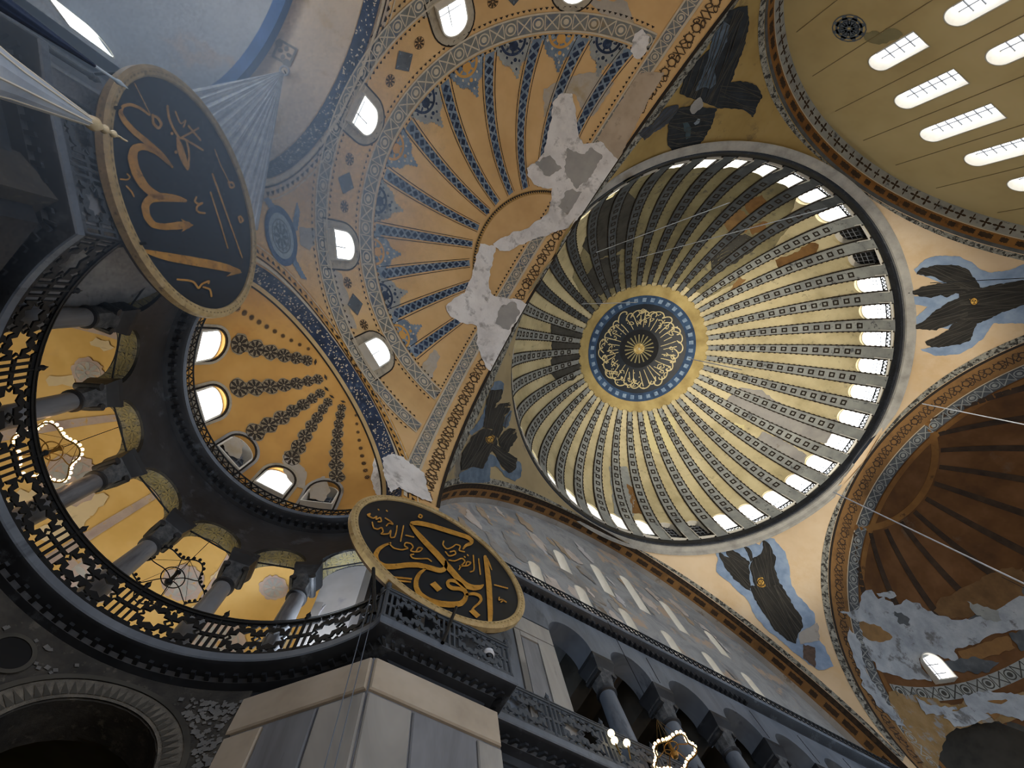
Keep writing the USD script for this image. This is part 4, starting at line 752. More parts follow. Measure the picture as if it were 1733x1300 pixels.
# ---------------------------------------------------------------- bema vault and apse beyond
bema = thing('barrel_vault', 'hazy peach barrel vault over the sanctuary at the upper left', 'vault')
vb = xf(Manifold.cylinder(8, BR + .6, BR + .6, 90) - Manifold.cylinder(8, BR, BR, 120), [27, BY, BZ], [0, 1, 0], [0, 0, 1], [1, 0, 0]) ^ boxm(26, 33.0, -12, 12, BZ, 32)
obj(bema, 'shell', vb - solid(SE), mat('hazy_peach_plaster', ['b0a08c', 'bba994', 'c3b19c'], .3, spots='a98f66', spot_scale=.35), smooth=25)
def bch(v, off): # s along the arch from the crown, t = x
    th = PI / 2 - v[:, 0] / BR; return np.column_stack([v[:, 1], BY + (BR - off) * np.cos(th), BZ + (BR - off) * np.sin(th)])
xe = lambda th: SE.c[0] + 0
# dark blue band that follows the edge of the vault
s_ = np.linspace(-BR * PI / 2, BR * PI / 2, 81); th = PI / 2 - s_ / BR; py, pz = BY + BR * np.cos(th), BZ + BR * np.sin(th)
pe = bc(np.column_stack([s_, np.zeros(81)]), 0.)[:, 0]
def bedge(v, off):
    x0 = np.interp(v[:, 0], s_, pe); return bch(np.column_stack([v[:, 0], x0 + v[:, 1]]), off)
put(bema, 'arch_band', strip2(-9.6, 9.6, .03, .75, 70), bedge, BLUE_D, .03); put(bema, 'white_fleck', scatter(M_DIAM, [(rs.uniform(-9.5, 9.5), rs.uniform(.1, .7), rs.uniform(0, 3), rs.uniform(.05, .14), rs.uniform(.05, .1)) for _ in range(380)]), bedge, LINE_L, .04, kind='stuff', smooth=False)
q = tri2(unary_union([sbox(-.55, -.55, .55, .55).difference(sbox(-.42, -.42, .42, .42)), petals(4, .3, .22, .1), Point(-.45, -.3).buffer(.22, 4), Point(.3, .45).buffer(.2, 4)]))
def bpx(px): # mark of the photograph -> (s, x) on the vault
    d = sight(np.array(px, float)); o = CAM - np.array([0, BY, BZ]); a = d[1] ** 2 + d[2] ** 2; b = o[1] * d[1] + o[2] * d[2]; k = o[1] ** 2 + o[2] ** 2 - BR ** 2; t = (-b + math.sqrt(max(b * b - a * k, 0))) / a; p = CAM + d * t
    return (PI / 2 - math.atan2(p[2] - BZ, p[1] - BY)) * BR, p[0]
s0, x0 = bpx((482, 90)); put(bema, 'painted_square', scatter(q, [(s0, x0, .1, .85, .85)]), bch, mat('square_grey_brown', ['6d6a66', '7d7974'], 2), .03)
apse = thing('apse', 'hazy grey apse half-dome at the far upper left', 'apse'); AR = 5.3; AP = Dome((33, BY, 23.5), np.diag([AR, AR, 4.5]))
sh = (Manifold.sphere(AR + .6, 90) - Manifold.sphere(AR, 120)).scale([1, 1, 4.5 / AR]).translate(list(AP.c)) ^ boxm(33, 42, -12, 12, 23.5, 34)
HAZY = mat('hazy_grey_plaster', ['8f9297', '9fa1a5', 'acaeb0'], .35, spots='ab9a8c', spot_scale=.4)
obj(apse, 'half_dome', sh, HAZY, smooth=25)
obj(apse, 'front_arch', xf(prism(Polygon([((BR + .3) * math.cos(x), (BR + .3) * math.sin(x)) for x in np.linspace(0, PI, 60)] + [(AR * math.cos(x), 4.5 * math.sin(x) + 1.05) for x in np.linspace(PI, 0, 60)]), .5), [32.9, BY, BZ], [0, 1, 0], [0, 0, 1], [1, 0, 0]), mat('arch_band_blue', ['33507c', '3f5d8a', '49679a'], .8))
AWIN = [rad(a) for a in (-65, -32, 0, 32)]; cut = []; af = []
for az in AWIN:
    ex, ey, ez = radial(az); o = AP.c + ez * (AR - .05); o[2] = 21.1; af.append((o, ex, ey, ez)); cut.append(xf(prism(arch2(1.3, 0, 1.95), 3), o - ez, ex, ey, ez))
wall = (Manifold.cylinder(23.6, AR + .6, AR + .6, 90) - Manifold.cylinder(23.6, AR, AR, 120)).translate([33, BY, 0]) ^ boxm(33, 42, -12, 12, 0, 24)
obj(apse, 'wall', wall - Manifold.batch_boolean(cut, m3.OpType.Add), HAZY, smooth=25)
wa = make_window(1.3, 2.6, .35, PANE_A, 0)
for i, (o, ex, ey, ez) in enumerate(af):
    lab = f'tall arched window in the hazy apse wall, {ordn[i]} from the left roundel'
    if i == 0: place(wa, frame(o, ex, ey, ez)); tag(wa, lab, 'window')
    else: copy_of(wa, frame(o, ex, ey, ez), lab, None, 'structure')
for y0, y1 in ((-8.2, BY - AR), (BY + AR, 7)): obj(apse, 'shoulder_wall', boxm(33, 33.6, y0, y1, 0, 23.6), HAZY, smooth=False)
# ---------------------------------------------------------------- cornices that run round the near exedra, the pier and the south wall
EX = np.array([21.75, -12.4])
def arc_pts(r, a0, a1, n): return [(EX[0] + r * math.cos(x), EX[1] + r * math.sin(x)) for x in np.radians(np.linspace(a0, a1, n))]
PATH_U = [(-16.2, -15.75), (17.3, -15.75)] + arc_pts(5.4, -142, 25, 64) + [(28.35, -7.85), (28.75, -7.2), (33, -7.2)]
PATH_L = [(-16.2, -15.85), (12.95, -15.85), (12.95, -14.83), (17.02, -14.83)] + arc_pts(5.38, -150, 25, 64) + [(28.35, -7.8), (28.75, -7.15), (33, -7.15)]
class Path:
    def __init__(s, pts):
        s.p = np.array(pts, float); d = np.diff(s.p, axis=0); s.L = np.concatenate([[0], np.cumsum(np.linalg.norm(d, axis=1))]); d /= np.linalg.norm(d, axis=1, keepdims=True)
        nr = np.stack([d[:, 1], -d[:, 0]], 1); a = np.vstack([nr[:1], nr]); b = np.vstack([nr, nr[-1:]]); m = a + b; m /= np.linalg.norm(m, axis=1, keepdims=True); s.m = m / np.maximum((m * a).sum(1), .35)[:, None]; s.n = nr
    def sweep(s, prof):
        P = np.array([[[*(s.p[i] + s.m[i] * d), z] for d, z in prof] for i in range(len(s.p))]); return grid(P)
    def at(s, L, d, z):
        k = np.clip(np.searchsorted(s.L, L, 'right') - 1, 0, len(s.p) - 2); f = (L - s.L[k]) / (s.L[k + 1] - s.L[k]); p = s.p[k] + (s.p[k + 1] - s.p[k]) * f[:, None]
        m = s.m[k] + (s.m[k + 1] - s.m[k]) * f[:, None]; return np.column_stack([p + m * np.asarray(d)[:, None], z])
    def s_of(s, pt): return s.L[int(np.argmin(np.linalg.norm(s.p - pt, axis=1)))]
PU, PLo = Path(PATH_U), Path(PATH_L)
cu = thing('cornice', 'black upper cornice curving under the small conch and along the grey window wall', 'cornice')
obj(cu, 'moulding', PU.sweep([(.75, 20.72), (.66, 20.75), (.6, 20.95), (.42, 21.05), (.38, 21.25), (.12, 21.35), (.04, 21.42)]), MARBLE_D)
obj(cu, 'lip', PU.sweep([(.04, 21.42), (0, 21.45), (-.01, 21.56), (.06, 21.6)]), MARBLE_B); obj(cu, 'top', PU.sweep([(.06, 21.6), (1.6, 21.62)]), MARBLE_D)
cl = thing('cornice', 'broad black lower cornice carrying the iron balustrade round the exedra and pier', 'cornice')
obj(cl, 'moulding', PLo.sweep([(.82, 12.55), (.7, 12.6), (.66, 12.8), (.45, 12.86), (.4, 12.95), (.1, 13.0), (.03, 13.05)]), MARBLE_D)
obj(cl, 'fascia', PLo.sweep([(.03, 13.05), (0, 13.08), (0, 13.28), (.08, 13.32)]), MARBLE_B); obj(cl, 'walkway', PLo.sweep([(.08, 13.32), (1.4, 13.32)]), STONE)
def blocks(path, s0, s1, step, d0, d1, z0, z1, w):
    out = []
    for s in np.arange(s0, s1, step):
        L = np.array([s, s + w]); q = []
        for z in (z0, z1): q += [path.at(L, np.full(2, d0), np.full(2, z)), path.at(L, np.full(2, d1), np.full(2, z))]
        v = np.vstack([q[0], q[1][::-1], q[2], q[3][::-1]]); out.append((v, np.array([[0, 1, 2], [0, 2, 3], [4, 6, 5], [4, 7, 6], [0, 4, 5], [0, 5, 1], [1, 5, 6], [1, 6, 2], [2, 6, 7], [2, 7, 3], [3, 7, 4], [3, 4, 0]])))
    return cat_(out)
obj(cl, 'bracket', blocks(PLo, 20, PLo.L[-1] - 1, .3, .26, .44, 12.87, 12.95, .1), MARBLE_D, kind='stuff', smooth=False)
obj(cu, 'bracket', blocks(PU, 14, PU.L[-1] - 1, .3, .2, .42, 21.1, 21.28, .11), MARBLE_D, kind='stuff', smooth=False)
# balustrades
def rect_holes(polys, x0, x1, z0, z1):
    return sbox(x0, z0, x1, z1).difference(unary_union(polys))
def star_panel(L, h):
    """wrought panel of star openings with slots at both ends"""
    sl = .34; n = max(1, int(round((L - 2 * sl) / .82))); c = (L - 2 * sl) / n; holes = []
    for x in (.04, .2, L - .3, L - .14): holes += [sbox(x, .1, x + .1, h / 2 - .05), sbox(x, h / 2 + .05, x + .1, h - .1)]
    for k in range(n):
        cx = sl + c * (k + .5); holes.append(affinity.translate(affinity.scale(star2(8, .53, .33, PI / 8), c * .98, h * .52), cx, h / 2))
        for dx in (-1, 1):
            for dz in (-1, 1): holes.append(affinity.translate(star2(4, .17, .07, PI / 4 * 0), cx + dx * c * .38, h / 2 + dz * h * .36))
        for dz in (-1, 1): holes.append(affinity.translate(affinity.scale(star2(5, .12, .06), 1, .9), cx, h / 2 + dz * h * .42))
        for dx in (-1, 1): holes.append(affinity.translate(star2(4, .10, .05), cx + dx * c * .49, h / 2))
    return rect_holes(holes, 0, L, 0, h)
panel_cache = {}
def balustrade(path, cuts, z0, h, lab, m_, posts=True, d=.06, th=.045, subdiv=6):
    t = thing('balustrade', lab, 'balustrade')
    for a, b in zip(cuts[:-1], cuts[1:]):
        L = b - a; key = (round(L, 2), h)
        if key not in panel_cache:
            g = star_panel(L, h); panel_cache[key] = prism(g, th).refine_to_length(.5) if subdiv else prism(g, th)
        mm = panel_cache[key].to_mesh(); v = mm.vert_properties[:, :3]
        obj(t, 'panel', (path.at(np.clip(a + v[:, 0] * (L / max(key[0], .01)), a + .001, b - .001), d + v[:, 2], z0 + .06 + v[:, 1]), mm.tri_verts), m_, smooth=False)
        for nm, zz, hh, w in (('top_rail', z0 + .06 + h, .07, .1), ('upper_bar', z0 + .2 + h, .035, .05), ('foot_rail', z0, .06, .09)):
            ss = np.linspace(a, b, subdiv + 2); P = [path.at(np.clip(ss, path.L[0], path.L[-1]), np.full(len(ss), d + q), np.full(len(ss), zz + k)) for q, k in ((-w / 2 + .02, 0), (w / 2 + .02, 0), (w / 2 + .02, hh), (-w / 2 + .02, hh), (-w / 2 + .02, 0))]
            obj(t, nm, grid(np.stack(P, 1)), m_)
    for s in cuts:
        c = path.at(np.array([s]), np.array([d + .02]), np.array([z0]))[0]
        if posts:
            pr = [(.07, 0), (.07, .1), (.045, .14), (.045, h + .18), (.08, h + .22), (.05, h + .28), (.075, h + .36), (.03, h + .46), (.0, h + .56)]
            vf = lathe(pr, 8); obj(t, 'post', (vf[0] + c, vf[1]), m_)
    return t
sE0, sE1 = PLo.s_of((EX[0] + 5.38 * math.cos(rad(-150)), EX[1] + 5.38 * math.sin(rad(-150)))), PLo.s_of((EX[0] + 5.38 * math.cos(rad(25)), EX[1] + 5.38 * math.sin(rad(25))))
azs_ = [-150, -127.5, -105, -82.5, -60, -37.5, -15, 7, 25]; cuts = [sE0 + (sE1 - sE0) * (a + 150) / 175 for a in azs_]
balustrade(PLo, cuts, 13.32, 1.12, 'curved iron balustrade of eight-pointed stars round the near exedra', IRON)
sp0, sp1 = PLo.s_of((12.95, -14.83)), PLo.s_of((17.02, -14.83))
balustrade(PLo, [sp0 + .05, sp0 + 2.05, sp1 - .02], 13.32, 1.12, 'iron balustrade of stars on the pier in front of the lower roundel', IRON_L)
balustrade(PLo, [sp1 + .02, sE0 - .02], 13.32, 1.12, 'short iron balustrade length at the pier corner', IRON_L)
sS = PLo.s_of((12.95, -15.85)); balustrade(PLo, [sS - 2.02 * k - .05 for k in range(9, -1, -1)], 13.32, 1.12, 'straight iron balustrade along the south gallery colonnade', IRON_L)
balustrade(PLo, [sE1 + .03, sE1 + 1.45, sE1 + 2.85], 13.32, 1.12, 'iron balustrade on the ledge behind the left roundel', IRON_L)
sB = PLo.s_of((28.75, -7.15)); balustrade(PLo, [sB + .05, sB + 2.1, sB + 4.15], 13.32, 1.12, 'iron balustrade along the sanctuary wall at the left edge', IRON_L)
# lace railing of the upper cornice
lr = thing('railing', 'black lace railing on top of the upper cornice', 'railing'); q = []
ss = np.arange(2, PU.L[-1] - .5, .3)
for z_, r_ in ((21.66, .03), (22.35, .035), (22.0, .018)):
    s2 = np.linspace(2, PU.L[-1] - .5, 320); q.append(tube(PU.at(s2, np.full(320, .12), np.full(320, z_)), r_, 4))
for a_, b_ in zip(ss[:-1], ss[1:]):
    p = PU.at(np.array([a_, b_]), np.full(2, .12), np.array([21.66, 22.35])); p2 = PU.at(np.array([b_, a_]), np.full(2, .12), np.array([21.66, 22.35])); q += [tube(p, .03, 3), tube(p2, .03, 3)]
obj(lr, 'lattice', cat_(q), IRON, kind='stuff'); obj(lr, 'back_band', PU.sweep([(.32, 21.6), (.32, 22.25), (.4, 22.3)]), MARBLE_D)

# ---------------------------------------------------------------- near exedra: arcade, columns, gallery behind, arches below
COL_AZ = [-5.2, -28.2, -51, -74, -97, -117.8]; ARC_AZ = [6.4, -16.7, -39.6, -62.5, -85.5, -107.4, -129]
arcade = thing('arcade', 'dark curved arcade wall of the exedra gallery below the small conch', 'arcade')
wall = (Manifold.cylinder(2.55, 6.55, 6.55, 120) - Manifold.cylinder(2.55, 5.85, 5.85, 120)).translate([EX[0], EX[1], 18.3]); sect = prism(Polygon([(0, 0)] + [(14 * math.cos(x), 14 * math.sin(x)) for x in np.radians(np.linspace(-141, 27, 40))]), 30).translate([EX[0], EX[1], 0]); wall = wall ^ sect
cuts_ = []
for az in ARC_AZ:
    ex, ey, ez = radial(rad(az)); cuts_.append(xf(prism(arch2(1.84, -2, 0), 3), [EX[0] + 4.5 * ez[0], EX[1] + 4.5 * ez[1], 18.42], ex, ey, ez))
obj(arcade, 'spandrel_wall', wall - Manifold.batch_boolean(cuts_, m3.OpType.Add), MARBLE_D, smooth=25)
SOF = mat('carved_soffit', ['6f6d62', '8a866f', '9c9368'], 4.5, rough=.6, spots='55564f', spot_scale=6, bump=.02)
for i, az in enumerate(ARC_AZ):
    ex, ey, ez = radial(rad(az)); o = np.array([EX[0], EX[1], 18.42]); a = np.linspace(.05, PI - .05, 25)
    P = np.array([[o + ez * d + ex * .915 * math.cos(x) + ey * .915 * math.sin(x) for d in np.linspace(5.93, 6.5, 4)] for x in a]); obj(arcade, 'arch_soffit', grid(P), SOF)
    v, f = scatter(M_ROS, [(k * .47 + .24, .28, 0, .46, .46) for k in range(6)]); th = .05 + v[:, 0] / .91; P = o + ez * (5.92 + v[:, 1])[:, None] + ex * (.90 * np.cos(th))[:, None] + ey * (.90 * np.sin(th))[:, None]
    obj(arcade, 'carved_scroll', (P, f), mat('scroll_gold_grey', ['8d8560', 'a0966c'], 4), kind='stuff', smooth=False)
    obj(arcade, 'tie_rod', tube([o + ez * 6.0 - ex * 1.0 + UP * .02, o + ez * 6.0 + ex * 1.0 + UP * .02], .03, 6), IRON)
def make_column(h, r0, r1, capw, lab, grp, m_):
    t = thing('column', lab, 'column', grp)
    obj(t, 'base', cat_([lathe([(0, 0), (r0 * 1.55, 0), (r0 * 1.55, .1), (r0 * 1.4, .16), (r0 * 1.45, .24), (r0 * 1.15, .3), (r0 * 1.05, .36)], 20)]), MARBLE_B)
    obj(t, 'shaft', lathe([(r0 * 1.05, .34), (r0, .5), (r0 * 1.0, h * .4), (r1, h - .25)], 24), m_)
    obj(t, 'neck_ring', lathe([(r1, h - .28), (r1 * 1.25, h - .24), (r1 * 1.28, h - .16), (r1 * 1.05, h - .1)], 20), MARBLE_D)
    n = 24; P = []
    for z_, r, sq in ((h - .12, r1 * 1.02, 0), (h + .1, r1 * 1.12, .1), (h + .35, capw * .8, .45), (h + .6, capw * .98, .8), (h + .68, capw, 1)):
        row = []
        for k in range(n):
            a = 2 * PI * k / n; rr = r * ((1 - sq) + sq / max(abs(math.cos(a)), abs(math.sin(a)))); rr *= 1 + (.04 if k % 3 == 0 else -.02) * (sq < .9); row.append([rr * math.cos(a), rr * math.sin(a), z_])
        P.append(row)
    P = np.array(P).transpose(1, 0, 2); obj(t, 'capital', grid(P, True), mat('carved_capital', ['33363a', '4a4d50', '5e6062'], 5, bump=.02))
    for s in (-1, 1): obj(t, 'volute', (lambda vf: (vf[0] @ np.array([[0, 0, 1.], [1, 0, 0], [0, 1., 0]]) + [capw * .85 * s, -capw * .0, h + .5], vf[1]))(lathe([(0, -capw), (.11, -capw), (.13, 0), (.11, capw), (0, capw)], 10)), MARBLE_D)
    obj(t, 'impost_block', xf(Manifold.hull_points([[x * w, y * w, z_] for z_, w in ((h + .68, capw * .95), (h + 1.12, capw * 1.22), (h + 1.3, capw * 1.25)) for x in (-1, 1) for y in (-1, 1)]), [0, 0, 0], [1, 0, 0], [0, 1, 0], [0, 0, 1]), MARBLE_D, smooth=False)
    return t
c0 = make_column(3.75, .3, .26, .36, 'x', 'columns of the exedra gallery', MARBLE_V)
lab_c = ['column of the exedra gallery just below the left roundel', 'second column of the exedra gallery counted from the left roundel', 'exedra gallery column beside the lit ring chandelier, below it', 'exedra gallery column between the lit and the unlit ring chandeliers', 'exedra gallery column right of the unlit chandelier', 'pale exedra gallery column nearest the lower right roundel']
for i, az in enumerate(COL_AZ):
    ex, ey, ez = radial(rad(az)); M4 = frame([EX[0] + 6.15 * ez[0], EX[1] + 6.15 * ez[1], 13.32], ex, ez, UP)
    if i == 0: place(c0, M4); tag(c0, lab_c[0])
    else: copy_of(c0, M4, lab_c[i])
gal = thing('gallery_vault', 'yellow painted gallery vault with lilac rosettes seen between the exedra columns', 'vault')
vp = [(6.4, 20.1), (6.9, 20.55), (7.8, 20.9), (9., 21.0), (10.3, 20.6), (11.3, 19.8), (12.1, 18.6), (12.5, 17.2)]
obj(gal, 'vault', lathe(vp, 60, EX, rad(-119), rad(14)), YELLOW, smooth=40); obj(gal, 'outer_wall', lathe([(12.5, 17.25), (12.5, 13.3)], 60, EX, rad(-119), rad(20)), MARBLE_L); obj(gal, 'floor', lathe([(12.6, 13.26), (6.3, 13.26)], 60, EX, rad(-150), rad(27)), STONE)
sv = np.concatenate([[0], np.cumsum(np.linalg.norm(np.diff(np.array(vp), axis=0), axis=1))])
def gch(v, off):  # v: (metres along the profile from the arcade, azimuth in degrees)
    r = np.interp(v[:, 0], sv, [p[0] for p in vp]); z_ = np.interp(v[:, 0], sv, [p[1] for p in vp]) - off; a = np.radians(v[:, 1]); return np.column_stack([EX[0] + (r - off * .3) * np.cos(a), EX[1] + (r - off * .3) * np.sin(a), z_])
def gdec(vf, s, az, sc): v, f = vf; return gch(np.column_stack([s + v[:, 0] * sc, az + np.degrees(v[:, 1] * sc / 9.5)]), .04), f
rs = random.Random(11)
for az, s, sc in ((-4, 4.2, 1.3), (-27, 2.2, 1.0), (-51, 3.6, 1.5), (-70, 5.0, 1.3), (-84, 3.4, 1.2), (-97, 4.8, 1.5), (-104, 2.3, 1.0)):
    d_ = pl(rough_outline([(math.cos(x) * .55, math.sin(x) * .62) for x in np.linspace(0, 6.28, 30)[:-1]], .05, 7, .1))
    m_ = obj(gal, 'painted_rosette', gdec(fine(tri2(d_), .4), s, az, sc), LILAC); obj(m_, 'flower_motif', (lambda q: (q[0] - [0, 0, .012], q[1]))(gdec(M_ROS, s, az, sc * .9)), mat('rosette_grey_blue', ['9aa0a8', 'b3b7bc'], 2), kind='stuff')
for az in (-39, -63, -90, -16): obj(gal, 'painted_rib', gdec(strip2(.3, 7.2, -.16, .16, 20), 0, az, 1), LILAC)
obj(gal, 'painted_border', (gch(np.column_stack([np.tile([.75, 1.0], 60), np.repeat(np.linspace(-119, 12, 60), 2)]), .035), grid(np.zeros((60, 2, 3)))[1]), mat('border_orange', ['b98a3d', 'c89a4a'], 2))
for i in range(14):
    az, s, l = rs.uniform(-112, 5), rs.uniform(1.2, 7), rs.uniform(.3, .8); obj(gal, 'plaster_wash', gdec(fine(tri2(pl(rough_outline([(math.cos(x) * l, math.sin(x) * l * .5) for x in np.linspace(0, 6.28, 12)[:-1]], .12, i, .15))), .3), s, az, 1), mat('pale_wash', ['d3c6a8', 'dccfb2'], 2))
# transverse walls that close the gallery bay
ex, ey, ez = radial(rad(17)); o = np.array([EX[0], EX[1], 0.]); obj(gal, 'stone_end_wall', xf(prism(Polygon([(6.4, 13.3), (13, 13.3), (13, 21.2), (6.4, 21.2)]), .4), o + ex * .2, ez, UP, np.cross(ez, UP)), MARBLE_L, smooth=False)
obj(gal, 'white_end_wall', lathe([(7.3, 13.3), (7.3, 17.5), (7.1, 19.2), (6.5, 20.4)], 24, EX, rad(-152), rad(-119.5)), WHITE_C, smooth=40)
ex, ey, ez = radial(rad(-119.5)); obj(gal, 'white_return_wall', xf(prism(Polygon([(7.2, 13.3), (13, 13.3), (13, 21.2), (7.2, 21.2)]), .3), o, ez, UP, np.cross(ez, UP)), WHITE_C, smooth=False)
for r_ in (1.5, 1.75): obj(gal, 'blind_arch', tube([[EX[0] + 7.26 * math.cos(b), EX[1] + 7.26 * math.sin(b), 17.2 + r_ * 1.4 * math.sin(t_)] for t_ in np.linspace(0, PI, 24) for b in [rad(-133) + r_ * math.cos(t_) / 7.3]], .05, 5), mat('lilac_white_plaster', ['a7a6ae', 'b5b4bb'], 1))
for k, (z_, m_) in enumerate(((14.6, 1), (16.4, 1), (18.2, 1))):
    ex, ey, ez = radial(rad(17)); o = np.array([EX[0], EX[1], z_]); obj(gal, 'panel_joint', tube([o + ez * 6.5 - ex * .02, o + ez * 12.4 - ex * .02], .03, 4), DARK_P)
# ground arcade of the exedra
lower = thing('arcade', 'dark ground arcade of the exedra with one arch and carved spandrels at the lower left', 'arcade')
wall = (Manifold.cylinder(12.9, 7.0, 7.0, 120) - Manifold.cylinder(12.9, 6.0, 6.0, 120)).translate([EX[0], EX[1], 0]) ^ prism(Polygon([(0, 0)] + [(14 * math.cos(x), 14 * math.sin(x)) for x in np.radians(np.linspace(-119.5, 27, 40))]), 30).translate([EX[0], EX[1], 0]); cuts_ = []
for az in (-95, -52, -9):
    ex, ey, ez = radial(rad(az)); cuts_.append(xf(prism(arch2(3.0, -9, 0), 4), [EX[0] + 4.5 * ez[0], EX[1] + 4.5 * ez[1], 10.45], ex, ey, ez))
obj(lower, 'spandrel_wall', wall - Manifold.batch_boolean(cuts_, m3.OpType.Add), mat('dark_carved_marble', ['2b2a28', '3a3834', '4a4741'], 1.5, spots='57534b', spot_scale=4, bump=.02), smooth=25)
for az in (-95, -52, -9):
    ex, ey, ez = radial(rad(az)); o = np.array([EX[0], EX[1], 10.45]); a = np.linspace(0, PI, 33)
    def ring(r0, r1, off, m_, nm):
        P = []
        for x in a:
            row = []
            for r in (r0, r1):
                l = r * math.cos(x); P0 = rad(az) + math.asin(l / 6.0) * 1; row.append([EX[0] + (6.0 - off) * math.cos(P0), EX[1] + (6.0 - off) * math.sin(P0), 10.45 + r * math.sin(x)])
            P.append(row)
        return obj(lower, nm, grid(np.array(P)), m_)
    ring(1.52, 1.95, .05, mat('carved_archivolt', ['4d4a44', '625e56', '736e64'], 4, bump=.03), 'archivolt'); ring(1.95, 2.06, .08, DARK_P, 'archivolt_edge')
    v, f = scatter(M_TRI, [(0, 0, 0, 1, 1)]); q = []
    for x in np.linspace(.06, PI - .06, 34):
        w = v * [.13, .3]; l = (1.74 + w[:, 1]) * math.cos(x) - w[:, 0] * math.sin(x); zz = (1.74 + w[:, 1]) * math.sin(x) + w[:, 0] * math.cos(x); P0 = rad(az) + np.arcsin(np.clip(l / 6, -1, 1)); q.append((np.column_stack([EX[0] + 5.93 * np.cos(P0), EX[1] + 5.93 * np.sin(P0), 10.45 + zz]), f))
    obj(lower, 'carved_leaf', cat_(q), DARK_P, kind='stuff', smooth=False)
def wch(v, off, r=6.0): a = np.radians(v[:, 0]); return np.column_stack([EX[0] + (r - off) * np.cos(a), EX[1] + (r - off) * np.sin(a), v[:, 1]])
g = Point(0, 0).buffer(1, 12)
for az in (-73.5, -31): obj(lower, 'dark_roundel', (lambda q: (wch(np.column_stack([az + np.degrees(q[0][:, 0] * .36 / 6), 11.95 + q[0][:, 1] * .36]), .04), q[1]))(tri2(g)), BLACK); obj(lower, 'roundel_rim', (lambda q: (wch(np.column_stack([az + np.degrees(q[0][:, 0] * .36 / 6), 11.95 + q[0][:, 1] * .36]), .06), q[1]))(tri2(Point(0, 0).buffer(1.25, 12).difference(g))), DARK_P)
rs = random.Random(8); sp = []
for _ in range(1500):
    az, zz = (rs.uniform(-118.5, 15) if _ % 3 else rs.uniform(-118.5, -108)), rs.uniform(8.6, 12.5)
    if min(math.hypot(6 * math.sin(rad(az - c)), max(zz - 10.45, 0)) for c in (-95, -52, -9)) < 2.12 or min(math.hypot(6 * rad(az - c), zz - 11.95) for c in (-73.5, -31)) < .5: continue
    v = M_DIAM[0] @ np.array([[math.cos(k := rs.uniform(0, 3)), math.sin(k)], [-math.sin(k), math.cos(k)]]) * rs.uniform(.06, .15); sp.append((wch(np.column_stack([az + np.degrees(v[:, 0] / 6), zz + v[:, 1]]), .03), M_DIAM[1]))
obj(lower, 'carved_spandrel', cat_(sp), mat('carved_grey', ['5b5b5a', '71716f'], 3), kind='stuff', smooth=False)
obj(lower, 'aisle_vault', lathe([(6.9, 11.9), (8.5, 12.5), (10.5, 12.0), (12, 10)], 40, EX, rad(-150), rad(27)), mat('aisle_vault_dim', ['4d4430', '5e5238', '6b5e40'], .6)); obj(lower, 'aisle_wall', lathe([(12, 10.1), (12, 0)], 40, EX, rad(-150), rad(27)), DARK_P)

# ---------------------------------------------------------------- south-east pier with marble panels
pier = thing('pier', 'grey marble panelled pier corner under the lower roundel', 'pier')
foot = Polygon([(13.3, -20), (13.3, -15.45), (16.75, -15.45), (18.85, -17.72), (18.85, -20)]); obj(pier, 'core', prism(foot, 12.6), MARBLE_V, smooth=False)
def slab(a, b, z0, z1, d, m_, inset=.0, nm='panel'):
    a, b = np.array(a), np.array(b); t_ = (b - a) / np.linalg.norm(b - a); n_ = np.array([-t_[1], t_[0]]); n_ = n_ if n_ @ (np.array([20, -8]) - (a + b) / 2) > 0 else -n_
    L = np.linalg.norm(b - a); m = Manifold.hull(cat_manifold([boxm(.02, L - .02, 0, d * .6, z0 + .02, z1 - .02), boxm(.05, L - .05, 0, d, z0 + .05, z1 - .05)])); return obj(pier, nm, xf(m, [*a, 0], [*t_, 0], [*n_, 0], [0, 0, 1]), m_, smooth=False)
def cat_manifold(l): return Manifold.batch_boolean(l, m3.OpType.Add)
A_, B_, C_ = (13.3, -15.45), (16.75, -15.45), (18.85, -17.72)
def along(a, b, f): return tuple(np.array(a) + (np.array(b) - np.array(a)) * f)
for (a, b, parts) in ((A_, B_, ((0, .2, MARBLE_L), (.2, .68, MARBLE_V), (.68, 1, MARBLE_L))), (B_, C_, ((0, .34, MARBLE_L), (.34, .72, MARBLE_V), (.72, 1, MARBLE_C)))):
    slab(a, b, 11.55, 12.55, .1, MARBLE_C, nm='frieze_slab')
    for f0, f1, m_ in parts:
        for z0, z1 in ((9.2, 11.5), (6.2, 9.15), (3, 6.15), (.2, 2.95)): slab(along(a, b, f0), along(a, b, f1), z0, z1, .07, m_)
    for f in (.34, .72) if a is B_ else (.2, .68): slab(along(a, b, f - .012), along(a, b, f + .012), .2, 11.5, .11, MARBLE_C, nm='strip')

